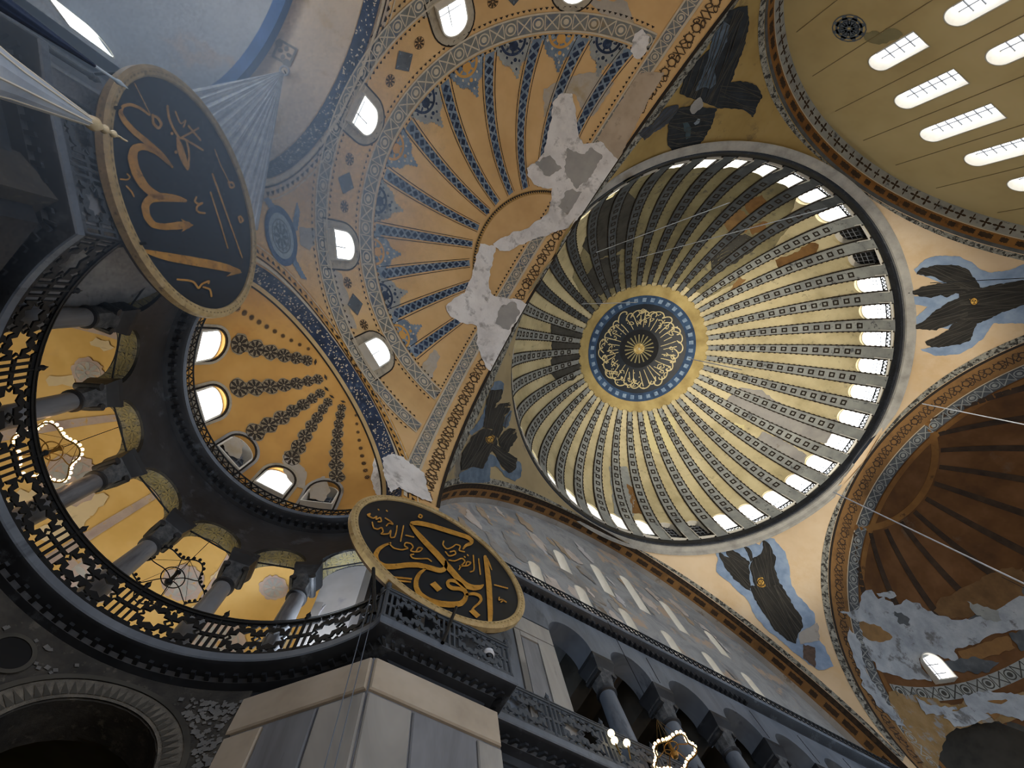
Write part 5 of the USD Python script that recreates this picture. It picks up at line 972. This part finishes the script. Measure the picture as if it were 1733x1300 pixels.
# ---------------------------------------------------------------- south gallery wall, colonnade and aisle
ws = thing('wall_south', 'blue-grey marble gallery wall with round arches along the lower right', 'wall', kind='structure')
CX_ = [8.72 - 3.07 * k for k in range(8)]; g = sbox(-16.3, 18.98, 10.6, 21.0)
for x in CX_: g = g.difference(affinity.translate(arch2(2.06, -2, 0), x, 18.98))
obj(ws, 'arcade_wall', xf(prism(g, .95), [0, -16.1, 0], [1, 0, 0], [0, 0, 1], [0, -1, 0]), MARBLE_B, smooth=25)
obj(ws, 'jamb_wall', boxm(9.78, 17.2, -17.05, -16.12, 13.3, 20.95), MARBLE_V, smooth=False)
rs = random.Random(2)
for x0, x1, z0, z1, m_, d_ in ((9.8, 10.55, 13.4, 17.95, MARBLE_L, .05), (10.62, 11.3, 13.8, 17.6, MARBLE_V, .04), (11.36, 11.6, 13.4, 17.9, MARBLE_L, .07), (10.58, 11.34, 17.65, 17.9, MARBLE_L, .07), (11.66, 13.2, 13.4, 17.93, MARBLE_B, .04), (9.8, 13.2, 18.0, 18.9, MARBLE_L, .05), (13.3, 17.1, 13.4, 18.9, MARBLE_B, .04), (9.8, 13.4, 18.98, 20.7, MARBLE_B, .05), (13.45, 17.1, 18.98, 20.7, MARBLE_V, .05)): obj(ws, 'panel', boxm(x0, x1, -16.13, -16.12 + d_, z0, z1), m_, smooth=False)
for i in range(20):
    k, zc = rs.randrange(7), rs.uniform(20.1, 20.6); obj(ws, 'joint', boxm(CX_[k] + 1.5, CX_[k] + 1.53, -16.12, -16.085, 19.2, 20.7), MARBLE_D, smooth=False) if i < 7 else None
c1_ = make_column(4.35, .37, .31, .42, 'x', 'columns of the south gallery', MARBLE_B); lab_s = ['first column of the south gallery beside the lit chandelier, nearest the pier', 'second column of the south gallery from the pier', 'third column of the south gallery from the pier', 'fourth column of the south gallery at the bottom right', 'fifth column of the south gallery, mostly outside the frame', 'last column of the south gallery, beyond the frame']
for i in range(6):
    M4 = frame([7.2 - 3.07 * i, -16.58, 13.32], [1, 0, 0], [0, 1, 0], UP)
    if i == 0: place(c1_, M4); tag(c1_, lab_s[0])
    else: copy_of(c1_, M4, lab_s[i])
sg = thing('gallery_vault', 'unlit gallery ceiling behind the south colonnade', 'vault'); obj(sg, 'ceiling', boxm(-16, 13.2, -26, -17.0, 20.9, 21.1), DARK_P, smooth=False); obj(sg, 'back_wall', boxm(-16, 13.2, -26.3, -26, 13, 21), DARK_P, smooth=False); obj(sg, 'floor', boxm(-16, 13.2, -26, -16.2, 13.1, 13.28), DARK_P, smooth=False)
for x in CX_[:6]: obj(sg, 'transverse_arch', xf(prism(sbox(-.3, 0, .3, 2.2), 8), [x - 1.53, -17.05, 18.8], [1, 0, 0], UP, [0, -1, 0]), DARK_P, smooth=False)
g = sbox(-16.3, 0, 13.35, 12.6)
for x in (9.6, 3.6, -2.4, -8.4): g = g.difference(affinity.translate(arch2(4.2, -1, 8.5), x, 0))
obj(ws, 'ground_arcade', xf(prism(g, 1), [0, -16.6, 0], [1, 0, 0], UP, [0, -1, 0]), MARBLE_D, smooth=25)
# east pier behind the left roundel, sanctuary wall
ep = thing('pier', 'shadowed marble pier wall at the left edge under the left roundel', 'pier')
ff = Polygon([(27.0, -10.2), (28.8, -8.35), (29.2, -7.75), (33.0, -7.75), (33, -14), (27.6, -14)]); obj(ep, 'lower_wall', prism(ff, 12.6), MARBLE_D, smooth=False)
ff2 = Polygon([(26.9, -9.95), (28.6, -8.1), (29.05, -7.5), (33.0, -7.4), (33, -13), (28.2, -13)]); obj(ep, 'upper_wall', prism(ff2, 9.0).translate([0, 0, 13.3]), MARBLE_V, smooth=False)
for k, x in enumerate(np.arange(29.4, 32.9, .62)): obj(ep, 'panel', boxm(x, x + .55, -7.76, -7.68, 1, 12.4), (MARBLE_B, MARBLE_V, MARBLE_D)[k % 3], smooth=False)
obj(ep, 'panel', boxm(29.4, 32.9, -7.70, -7.62, 9.6, 12.2), MARBLE_L, smooth=False)
bw = thing('wall_north', 'sanctuary side wall beyond the top left edge', 'wall', kind='structure'); obj(bw, 'wall_face', boxm(29, 33, BY + BR, BY + BR + .6, 0, 22.4), HAZY, smooth=False)
fl_ = thing('floor', 'pale marble floor', 'floor', kind='structure'); obj(fl_, 'paving', boxm(-45, 42, -28, 28, -.3, 0), STONE, smooth=False)
# ---------------------------------------------------------------- the two great inscribed roundels
def brush(pts):
    """a pen stroke of changing width: hulls of discs along (x, y, half width)"""
    q = np.array(pts, float); n = len(q); t = np.linspace(0, n - 1, (n - 1) * 6 + 1); c = np.column_stack([np.interp(t, range(n), q[:, k]) for k in range(3)])
    for _ in range(4): c[1:-1] = (c[:-2] + 2 * c[1:-1] + c[2:]) / 4
    return unary_union([unary_union([Point(a[0], a[1]).buffer(a[2], 3), Point(b[0], b[1]).buffer(b[2], 3)]).convex_hull for a, b in zip(c[:-1], c[1:])])
def thin(l, w): return [(x, y, w) for x, y in l]
def roundel(label, center, normal, R, strokes, sc, ox, oy):
    n = np.array(normal, float); n /= np.linalg.norm(n); u = np.cross(UP, n); u /= np.linalg.norm(u); V = np.cross(n, u); c = np.array(center)
    t = thing('roundel', label, 'inscribed roundel'); B = dict(o=c - n * .06, ex=u, ey=V, ez=n)
    disc = Point(0, 0).buffer(R - .15, 48); obj(t, 'board', xf(prism(disc, .1), **B), BOARD)
    rim = lathe([(R - .27, .0), (R - .27, .1), (R - .23, .14), (R - .08, .15), (R, .1), (R, -.08), (R - .27, -.08)], 96); obj(t, 'gilded_rim', (c + rim[0] @ np.stack([u, V, n]) , rim[1]), mat('rim_gilding', ['a08a5e', 'b39a69', 'bfa97c'], 3, rough=.5, spots='86704a', spot_scale=5))
    q = []
    for k in range(110): a = 2 * PI * k / 110; q.append(np.column_stack([M_DIAM[0] * [.05, .12] @ np.array([[math.cos(a), math.sin(a)], [-math.sin(a), math.cos(a)]]) + [(R - .155) * math.cos(a), (R - .155) * math.sin(a)], np.full(len(M_DIAM[0]), .155)]))
    obj(t, 'rim_ornament', cat_([(c + x @ np.stack([u, V, n]), M_DIAM[1]) for x in q]), mat('rim_mark', ['7d6840', '8c774c'], 3), kind='stuff', smooth=False)
    for s in strokes:
        g = brush(s) if isinstance(s, list) else s
        v, f = tri2(g.simplify(.6)); p = on_plane(np.column_stack([ox + v[:, 0] / sc, oy + v[:, 1] / sc]), c + n * .075, n); obj(t, 'letter', (p, f), GOLD, smooth=False)
    obj(t, 'back_frame', xf(prism(unary_union([bar2(-R * .9, 0, R * .9, 0, .16), bar2(0, -R * .9, 0, R * .9, .16), ring2(R - .1, .2, q=24)]), .16), c - n * .22, u, V, n), mat('frame_timber', ['3a2c1e', '4a3826'], 2), smooth=False)
    return t, c, n, u
S2 = [[(1020, 495, 7), (1040, 465, 12), (1085, 450, 16), (1095, 425, 17), (1060, 395, 18), (960, 365, 20), (850, 330, 20), (740, 295, 20), (640, 275, 20), (585, 278, 16)], [(575, 290, 10), (620, 350, 20), (700, 440, 24), (790, 530, 26), (860, 610, 26), (920, 680, 26), (990, 760, 26), (1050, 810, 26), (1110, 825, 24), (1160, 822, 20), (1190, 800, 6)],
    [(405, 445, 7), (350, 465, 12), (300, 500, 18), (275, 550, 22), (290, 610, 24), (350, 645, 24), (440, 645, 23), (540, 630, 22), (640, 630, 22), (740, 655, 22), (820, 680, 22), (860, 670, 20), (876, 635, 14), (872, 600, 8)], [(700, 665, 8), (650, 700, 16), (620, 760, 20), (620, 820, 22), (650, 880, 24), (720, 930, 25), (820, 960, 26), (920, 968, 26), (1000, 960, 24), (1035, 925, 20), (1050, 880, 18), (1030, 845, 16), (980, 830, 16), (930, 830, 18), (895, 810, 16), (885, 780, 14), (905, 760, 14), (950, 765, 16), (1000, 795, 16), (1035, 840, 14)],
    [(1050, 880, 10), (1110, 872, 14), (1160, 890, 14), (1175, 925, 12), (1150, 960, 10), (1115, 985, 9), (1095, 1010, 7)], [(1205, 562, 14), (1225, 680, 22), (1238, 800, 24), (1244, 920, 24), (1250, 1040, 22), (1248, 1110, 18), (1238, 1160, 7)], [(1222, 575, 6), (1240, 620, 8), (1262, 672, 4)],
    Polygon([(738, 795), (782, 770), (842, 832), (800, 858)]), Polygon([(1068, 1022), (1110, 1005), (1166, 1055), (1132, 1082)]), Polygon([(392, 722), (588, 742), (584, 758), (388, 738)]), Polygon([(386, 745), (580, 768), (576, 782), (382, 764)])] + [thin(l, 6) for l in (
    [(210, 205), (235, 195), (225, 215), (210, 212), (260, 240), (290, 215), (280, 250), (320, 225), (330, 265), (300, 265)], [(360, 235), (405, 260), (430, 290), (390, 275), (370, 300)], [(250, 270), (260, 320), (300, 330), (330, 310), (345, 350), (320, 370), (390, 370), (410, 330), (400, 400), (440, 400), (455, 350), (460, 300)], [(515, 300), (490, 430)], [(390, 445), (430, 490), (500, 505), (560, 490), (520, 470), (530, 440), (580, 450), (600, 480), (570, 510), (600, 520), (650, 520), (680, 490), (640, 480), (620, 520)],
    [(600, 540), (570, 545), (590, 575), (660, 580), (720, 575), (750, 600)], [(855, 430), (845, 460), (880, 500), (930, 480), (960, 455), (1000, 470), (980, 510), (1030, 520)], [(870, 520), (900, 560), (960, 540), (950, 510), (910, 520)], [(900, 590), (950, 600), (1010, 570), (1040, 600), (1000, 640), (985, 670)], [(990, 640), (1060, 640), (1090, 610), (1050, 600), (1040, 640)], [(1105, 550), (1115, 680), (1080, 690)], [(1150, 580), (1165, 710)], [(650, 205), (640, 225), (665, 235), (675, 215), (655, 203)], [(1285, 800), (1395, 828)], [(1325, 905), (1320, 930), (1345, 920), (1390, 950), (1360, 930), (1340, 945)], [(535, 380), (600, 395)], [(300, 160), (306, 166)], [(370, 170), (377, 176)], [(1055, 545), (1062, 552)], [(1030, 560), (1036, 566)])]
n2 = np.array([0, 1., 0]); c2_ = on_plane(np.array([[744.6, 940.9]]), np.array([0, -14.95, 0]), n2)[0]
k2 = (c2_ - CAM)[2] / (19.437 - 1.6)
r2, c2v, n2v, u2 = roundel('black roundel with gold script hanging over the pier balustrade at the bottom centre', c2_, n2, 3.75 * k2, S2, 5.0, 580, 830)
S1 = [[(213, 955, 5), (260, 970, 14), (330, 988, 20), (430, 1005, 22), (530, 1022, 22), (620, 1040, 20), (690, 1062, 12)], Polygon([(645, 1028), (708, 1068), (628, 1088), (662, 1060)]), [(425, 708, 8), (380, 697, 18), (310, 690, 22), (250, 695, 22), (222, 730, 20), (230, 785, 18), (262, 830, 16), (320, 840, 16), (390, 832, 20), (435, 830, 18)], Polygon([(402, 798), (466, 830), (404, 866), (425, 832)]),
    [(360, 540, 5), (310, 480, 12), (240, 420, 14), (170, 365, 15), (120, 310, 14), (98, 270, 11), (110, 235, 9), (150, 225, 8), (200, 245, 7), (245, 280, 5)], [(355, 535, 5), (280, 465, 10), (215, 435, 16), (170, 445, 22), (158, 490, 24), (175, 560, 24), (210, 625, 22), (255, 668, 20), (300, 690, 18)], thin([(170, 120), (210, 200), (250, 278)], 2.5), thin([(262, 280), (262, 320), (290, 350), (308, 325), (285, 290), (265, 285)], 7),
    thin([(335, 235), (340, 290), (365, 350), (395, 395)], 6), thin([(375, 262), (400, 330), (430, 300), (415, 340)], 4), [(385, 395, 6), (400, 450, 18), (420, 510, 16), (435, 550, 6)], thin([(400, 395), (440, 375), (490, 345)], 5), thin([(430, 405), (470, 430), (512, 455)], 5), thin([(440, 335), (470, 370), (500, 405)], 5), thin([(395, 395), (430, 400), (445, 470), (440, 545)], 5), thin([(570, 450), (600, 530), (642, 612)], 2.5), thin([(640, 618), (650, 645), (672, 640), (660, 615), (645, 618)], 5), [(560, 575, 5), (640, 800, 4), (709, 993, 3)], [(550, 665, 4), (600, 820, 4), (637, 946, 3)],
    thin([(480, 690), (470, 710), (485, 725), (515, 718), (482, 735), (480, 758), (495, 768), (522, 770)], 5), thin([(690, 790), (700, 820), (715, 805), (700, 785), (690, 790)], 5), thin([(385, 1102), (440, 1106), (470, 1115), (490, 1150), (505, 1125), (545, 1108), (540, 1120)], 5), thin([(515, 1140), (550, 1150), (555, 1185)], 5), thin([(100, 600), (135, 605), (150, 590), (135, 575)], 4), thin([(130, 635), (155, 660), (168, 688)], 4), Point(358, 372).buffer(8), Point(378, 465).buffer(8)]
_n = np.array([math.cos(2.51) * math.cos(.1), math.sin(2.51) * math.cos(.1), -math.sin(.1)]); c1_c = np.array([27.21, -8.69, 17.49])
r1, c1v, n1v, u1 = roundel('black roundel with large looping gold letters at the upper left beside the white curtain', c1_c, _n, 3.33, S1, 2.954, 170, 100)
def rod(th, a, b, r=.04, m_=None, nm='support_rod'): return obj(th, nm, tube([a, b], r, 6), m_ or IRON)
pl_ = lambda px, y: on_plane(np.array([px], float), np.array([0, y, 0]), np.array([0, 1., 0]))[0]
for a_, b_ in (((772, 1028), (749, 1088)), ((632, 962), (634, 1038))): rod(r2, pl_(a_, -14.83), pl_(b_, -14.78), .05)
for a in (0, 1, 2):
    p = c1v - u1 * 3.2 * (1, .98, .86)[a] + UP * (.2, -.6, -1.6)[a]; rod(r1, p - n1v * .1, p - n1v * 1.1 - UP * .05, .035)
for s in (-1.5, 1.5): rod(r1, c1v + u1 * s - UP * 2.8, c1v + u1 * s - UP * 2.6 - n1v * 1.1, .04)

# ---------------------------------------------------------------- white pleated curtain on the vault
def on_vault(px, off): s_, x_ = bpx(px); return bch(np.array([[s_, x_]]), off)[0]
ct = thing('curtain', 'white pleated curtain fanning down from the sanctuary vault behind the left roundel', 'curtain')
ap = on_vault((484, 126), .3); NU, NV = 141, 14; P = []
bt = np.array([CAM + sight(np.array(q, float)) * ((z_ - 1.6) / sight(np.array(q, float))[2]) for z_, q in ((23.6, (306, 156)), (22.8, (340, 205)), (22.3, (378, 265)), (22.1, (412, 312)), (22.6, (442, 352)))])
for i in range(NU):
    u_ = i / (NU - 1); b = np.array([np.interp(u_ * 4, range(5), bt[:, k]) for k in range(3)]); row = []
    for j in range(NV):
        v_ = .03 + j / (NV - 1) * 1.1; q = ap + (b - ap) * v_; nn = np.array([-.5, .6, -.6]); amp = (.01 + .085 * v_) * (math.sin(u_ * 2 * PI * 12) + .45 * math.sin(u_ * 2 * PI * 31 + 1)); row.append(q + nn * amp)
    P.append(row)
obj(ct, 'pleats', grid(np.array(P)), FABRIC, smooth=True)
obj(ct, 'gather_ring', trimesh.creation.torus(.2, .05, 20, 8).apply_translation(ap), mat('curtain_rope', ['8f9298', 'a5a8ad'], 3)); obj(ct, 'hanging_cord', tube([ap, on_vault((484, 126), 0)], .03, 6), mat('curtain_rope', []))

# ---------------------------------------------------------------- lamps
BULB = glow('lit_bulb', (1.0, .58, .26), 4.0 * LAMP); GLASSY = mat('frosted_bulb', ['c9c2b0', 'd6d0c0'], 4, rough=.3); BRASS = mat('aged_brass', ['5d4722', '78602f', '8d7440'], 3, rough=.4, metal=.6)
def chandelier(label, loc, R, lit, lobes=6, nb=36, light=0., cable=0., metal=None):
    t = thing('chandelier', label, 'chandelier', loc=loc); metal = metal or BRASS
    a = np.linspace(0, 2 * PI, 121)[:-1]; rr = R * (1 + .13 * np.cos(lobes * a)); P = np.column_stack([rr * np.cos(a), rr * np.sin(a), 0 * a]); obj(t, 'ring', tube(P, .022, 6, True), metal)
    obj(t, 'inner_ring', tube(np.column_stack([R * .35 * np.cos(a), R * .35 * np.sin(a), 0 * a + .25]), .018, 6, True), metal); obj(t, 'hub', lathe([(0, -.12), (.08, -.08), (.12, 0), (.06, .12), (.05, .5), (.09, .56), (.0, .7)], 14), metal)
    for k in range(lobes):
        x = 2 * PI * (k + .5) / lobes; r_ = R * .87; q = np.linspace(0, 1, 9); obj(t, 'arm', tube(np.column_stack([q * r_ * math.cos(x), q * r_ * math.sin(x), .25 * np.sin(q * PI) * (1 - q) + .1 * (1 - q)]), .016, 5), metal); obj(t, 'chain', tube([[r_ * math.cos(x), r_ * math.sin(x), 0], [0, 0, 1.3]], .007, 4), metal)
    ico = trimesh.creation.icosphere(1, .052)
    for k in range(nb):
        x = 2 * PI * k / nb; r_ = R * (1 + .13 * math.cos(lobes * x)); p = [r_ * math.cos(x), r_ * math.sin(x), .085]; b = obj(t, 'bulb', ico.copy().apply_translation(p), BULB if lit else metal); obj(b, 'socket', tube([[p[0], p[1], 0.0], [p[0], p[1], .06]], .018, 5), metal)
    obj(t, 'suspension_cable', tube([[0, 0, .65], [0, 0, max(cable, 1.3)]], .012, 5), IRON)
    if light:
        L = UsdLux.SphereLight.Define(stage, str(t.GetPath()) + '/light'); L.CreateRadiusAttr(R * .55); L.CreateIntensityAttr(light); L.CreateColorAttr(Gf.Vec3f(1.0, .70, .42)); L.AddTranslateOp().Set(Gf.Vec3d(0, 0, -.1)); L.CreateNormalizeAttr(False)
    return t
def atz(uv, z_): d = sight(np.array(uv, float)); return CAM + d * ((z_ - 1.6) / d[2])
chandelier('lit ring chandelier of glowing bulbs behind the exedra balustrade at the left edge', atz((76, 768), 16.2), .78, True, 5, 40, 0, 4.3)
chandelier('unlit black looped ring chandelier hanging in the exedra gallery', atz((285, 985), 16.9), 1.0, False, 6, 44, 0, 3.8, IRON)
chandelier('lit glowing ring chandelier in front of the south gallery colonnade at the bottom edge', on_plane(np.array([[1142, 1278]]), np.array([0, -15.2, 0]), np.array([0, 1., 0]))[0], .62, True, 5, 34, 0, 6.4)
lc = thing('globe_lamp', 'cluster of three small golden globe lamps by the south balustrade', 'lamp'); o = on_plane(np.array([[1036, 1246]]), np.array([0, -15.75, 0]), np.array([0, 1., 0]))[0]
for k, (dx, dz) in enumerate(((0, .1), (-.03, -.14), (-.55, 0))):
    obj(lc, 'globe', trimesh.creation.icosphere(2, .11).apply_translation(o + [dx, 0, dz]), glow('dim_golden_globe', (1.0, .8, .45), 1.6)); obj(lc, 'stem', tube([o + [dx, 0, dz - .1], o + [dx * .7 - .1, -.05, -.55]], .02, 5), BRASS)
# lamps of the nave and of the galleries, and added lights, hung or set below the edge of the picture
for i, (x, y, z_) in enumerate(((6, 2, 5.0), (-4, -5, 5.0), (-6, 6, 5.0), (27.5, 2.5, 5.0), (19, 8, 5.0))):
    chandelier(f'large lit ring chandelier hanging low over the nave floor, {ordn[i]} of those outside the frame', (x, y, z_), 1.3, True, 6, 24, 27.0 * LAMP, 12)
def floodlight(p, aim, power, color, size, label, spread=None):
    t = thing('floodlight', label, 'lamp'); p = np.array(p, float); d = np.array(aim, float) - p; d /= np.linalg.norm(d); ex = np.cross(d, [.3, .9, .1]); ex /= np.linalg.norm(ex); ey = np.cross(d, ex)
    obj(t, 'housing', xf(boxm(-size, size, -size * .7, size * .7, -.3, -.02), p, ex, ey, d), IRON, smooth=False); obj(t, 'yoke', tube([p - d * .2, p - d * .2 - UP * .45], .03, 5), IRON)
    if spread:
        L = UsdLux.SphereLight.Define(stage, str(t.GetPath()) + '/light'); L.CreateRadiusAttr(size * .5); sh_ = UsdLux.ShapingAPI.Apply(L.GetPrim()); sh_.CreateShapingConeAngleAttr(spread); sh_.CreateShapingConeSoftnessAttr(.6); L.CreateIntensityAttr(power); L.CreateColorAttr(Gf.Vec3f(*color)); place(L, frame(p + d * .3, ex, -ey, -d)); return t
    L = UsdLux.RectLight.Define(stage, str(t.GetPath()) + '/light'); L.CreateWidthAttr(size * 1.9); L.CreateHeightAttr(size * 1.3); L.CreateIntensityAttr(power); L.CreateColorAttr(Gf.Vec3f(*color))
    place(L, frame(p, ex, -ey, -d)); return t
for i, az in enumerate((-115, -92, -68, -45, -22, 0)):
    ex, ey, ez = radial(rad(az)); p = [EX[0] + 11.2 * ez[0], EX[1] + 11.2 * ez[1], 13.9]; floodlight(p, [EX[0] + 8.4 * ez[0], EX[1] + 8.4 * ez[1], 21], 42.0 * LAMP, (1, .88, .66), .35, f'gallery uplight on the floor of the exedra gallery, {ordn[i]} from the pier')

for i, (p_, q_) in enumerate((((-7, 7, .8), (-9, -9.5, 45.5)), ((-7, -7, .8), (-10, 8.5, 45.5)), ((5, -1, .8), (-7.5, 0, 49)))): floodlight(p_, q_, 8000.0 * LAMP, (1, .93, .8), .5, f'added light on the nave floor brightening the main dome, {ordn[i]} of three', 17.)  # unseen spots, added to brighten the main dome

ex, ey, ez = radial(rad(-131)); floodlight([EX[0] + 6.75 * ez[0], EX[1] + 6.75 * ez[1], 13.75], [EX[0] + 7.1 * ez[0], EX[1] + 7.1 * ez[1], 21], 42.0 * 6.0, (.86, .92, 1), .3, 'added uplight standing in for window daylight on the white end wall')  # unseen uplight, added to brighten the white end wall

# ---------------------------------------------------------------- minbar spire, banner pole, camera, cables
mb = thing('minbar', 'pale conical minbar spire with a gilded finial pointing in from the left edge', 'minbar', loc=(24.1, -7.77, 0)); SPIRE = mat('spire_pale_marble', ['8f9aa8', 'a3adb9', 'b0b8c2'], 1.2)
n = 16; a = np.linspace(0, 2 * PI, n + 1); obj(mb, 'spire', lathe([(.52, 5.6), (.5, 5.68), (.2, 7.15), (.05, 8.3)], 16), SPIRE, smooth=False)
obj(mb, 'spire_rib', cat_([tube([[.5 * math.cos(x), .5 * math.sin(x), 5.68], [.2 * math.cos(x), .2 * math.sin(x), 7.15], [.05 * math.cos(x), .05 * math.sin(x), 8.3]], .012, 4) for x in a[:-1:2]]), mat('spire_edge', ['b9b4a6', 'c8c3b4'], 2), kind='stuff')
obj(mb, 'finial', lathe([(.05, 8.25), (.075, 8.3), (.085, 8.38), (.05, 8.46), (.03, 8.5), (.055, 8.56), (.03, 8.62), (.02, 8.66), (.045, 8.72), (.02, 8.78), (.012, 8.82)], 16), mat('finial_gilt', ['b3a384', 'c7b896', 'd2c6a8'], 4, rough=.35, metal=.2))
obj(mb, 'crescent', tube([[.06 * math.cos(x) * .8, 0, 8.89 + .06 * math.sin(x)] for x in np.linspace(-PI / 2 - 2.3, -PI / 2 + 2.3, 14)], .012, 6), mat('finial_gilt', []))
obj(mb, 'canopy', lathe([(.62, 5.3), (.66, 5.35), (.66, 5.5), (.55, 5.6), (.3, 5.62)], 8), SPIRE, smooth=False)
for k in range(4): x = PI / 4 + k * PI / 2; obj(mb, 'post', tube([[.5 * math.cos(x), .5 * math.sin(x), 3.3], [.5 * math.cos(x), .5 * math.sin(x), 5.32]], .06, 10), SPIRE)
obj(mb, 'tower', boxm(-.6, .6, -.6, .6, 0, 3.3), MARBLE_L, smooth=False); obj(mb, 'stair_flank', prism(Polygon([(0, 0), (4.2, 0), (4.2, .3), (0, 3.2)]), 1.0).transform(np.array([[1, 0, 0, .6], [0, 0, -1, .5], [0, 1, 0, 0]])), MARBLE_L, smooth=False)
p = atz((217, 150), 9.4); bn = thing('banner_pole', 'dark furled banner on a thin pole with a bright spear tip above the minbar spire', 'banner', loc=(p[0], p[1], 0))
obj(bn, 'pole', tube([[0, 0, 0], [0, 0, 9.15]], .018, 8), mat('pole_steel', ['9fb2c4', 'b5c4d2'], 3, rough=.3)); obj(bn, 'spear_tip', lathe([(.018, 9.12), (.035, 9.2), (.0, 9.42)], 10), mat('pole_steel', []))
P = np.array([[[(.02 + .16 * q * (1 + .25 * math.sin(5 * x))) * math.cos(x) + .1 * q, (.02 + .16 * q * (1 + .25 * math.cos(4 * x))) * math.sin(x), 8.75 - 4.2 * q] for q in np.linspace(0, 1, 12)] for x in np.linspace(0, 2 * PI, 33)[:-1]]); obj(bn, 'furled_cloth', grid(P, True), mat('banner_navy', ['16243c', '1e304d'], 2))
cv = on_plane(np.array([[827, 1110]]), np.array([0, -15.05, 0]), np.array([0, 1., 0]))[0]; cm = thing('security_camera', 'small white dome security camera on the pier balustrade', 'camera', loc=tuple(cv))
wht = mat('camera_white', ['cfd3d8', 'dfe2e6'], 3, rough=.35); obj(cm, 'housing', lathe([(0, .2), (.08, .2), (.16, .12), (.17, 0), (.13, -.04)], 18), wht); obj(cm, 'lens_dome', lathe([(.13, -.04), (.12, -.1), (.07, -.16), (0, -.18)], 18), mat('lens_black', ['0b0c0e', '14161a'], 3, rough=.1)); obj(cm, 'bracket', tube([[0, 0, .2], [0, -.1, .36], [0.12, -.3, .36], [.14, -.36, -.3]], .03, 6), wht); obj(cm, 'mount_plate', boxm(.02, .26, -.4, -.34, -.5, -.1), wht, smooth=False)
CABLE = mat('bright_steel_cable', ['a9adb0', 'c3c6c8'], 3, rough=.3)
for i, (lo, hi, D, lab) in enumerate((((1235, 343), (1012, 437), 12.0, 'pale vertical lamp cable crossing the dome ribs, the upper one'), ((1400, 352), (1078, 440), 14.5, 'pale vertical lamp cable crossing the dome ribs, the lower long one'), ((1078, 512), (985, 517), 9.0, 'short pale lamp cable ending at the inscribed medallion'), ((1255, 626), (1165, 608), 12.5, 'faint lamp cable right of the inscribed medallion'), ((1760, 1001), (1400, 851), 15.0, 'long pale lamp cable crossing the dark semi-dome'), ((1760, 724), (1560, 686), 19.0, 'pale lamp cable at the right edge above the dark semi-dome'))):
    dlo, dhi = sight(np.array(lo, float)), sight(np.array(hi, float)); h = dlo[:2] / np.linalg.norm(dlo[:2]); t = thing('lamp_cable', lab, 'cable'); xy = CAM[:2] + h * D; zl, zh = 1.6 + D * dlo[2] / np.linalg.norm(dlo[:2]), 1.6 + D * dhi[2] / np.linalg.norm(dhi[:2])
    obj(t, 'strand', tube([[*xy, zl], [*xy, zh]], .022, 5), CABLE)
for i, (u_, lab) in enumerate((((690, 1095), 'thin dark cable beside the pier, left of the pair'), ((598, 1130), 'thin dark cable hanging at the pier corner'))):
    q = atz((604 + 12 * i, 1092), 13.0); t = thing('hanging_wire', lab, 'cable'); obj(t, 'strand', tube([[q[0] + .1, q[1] + .4, 6], [q[0] + .1, q[1] + .4, 14.5]], .012, 5), MARBLE_B)

# ---------------------------------------------------------------- bluish haze volume in front of the sanctuary windows
hz = thing('haze', 'bluish haze volume veiling the upper left before the sanctuary windows', 'haze', None, 'stuff')
HZ = usdkit.material(stage, '/World/Looks/dusty_air', {'g': ('geometry', {}), 'm': ('mapping', {'mapping_type': 'point', 'location': (-28.6 / 8.5, 6.6 / 5.6, -17. / 13.5), 'scale': (1 / 8.5, 1 / 5.6, 1 / 13.5)}), 's': ('gradient_texture', {'gradient_type': 'spherical'}), 'k': ('math', {'math_type': 'multiply', 'value2': .115}), 'v': ('principled_volume', {'color': (.60, .78, 1.0), 'anisotropy': .1})},
    [('g.position', 'm.vector'), ('m.vector', 's.vector'), ('s.fac', 'k.value1'), ('k.value', 'v.density')], volume='v.volume')
v_ = trimesh.creation.icosphere(3, 1.0); obj(hz, 'dust', (v_.vertices * [8.5, 5.6, 13.5] + [28.6, -6.6, 17.], v_.faces), HZ, smooth=True)
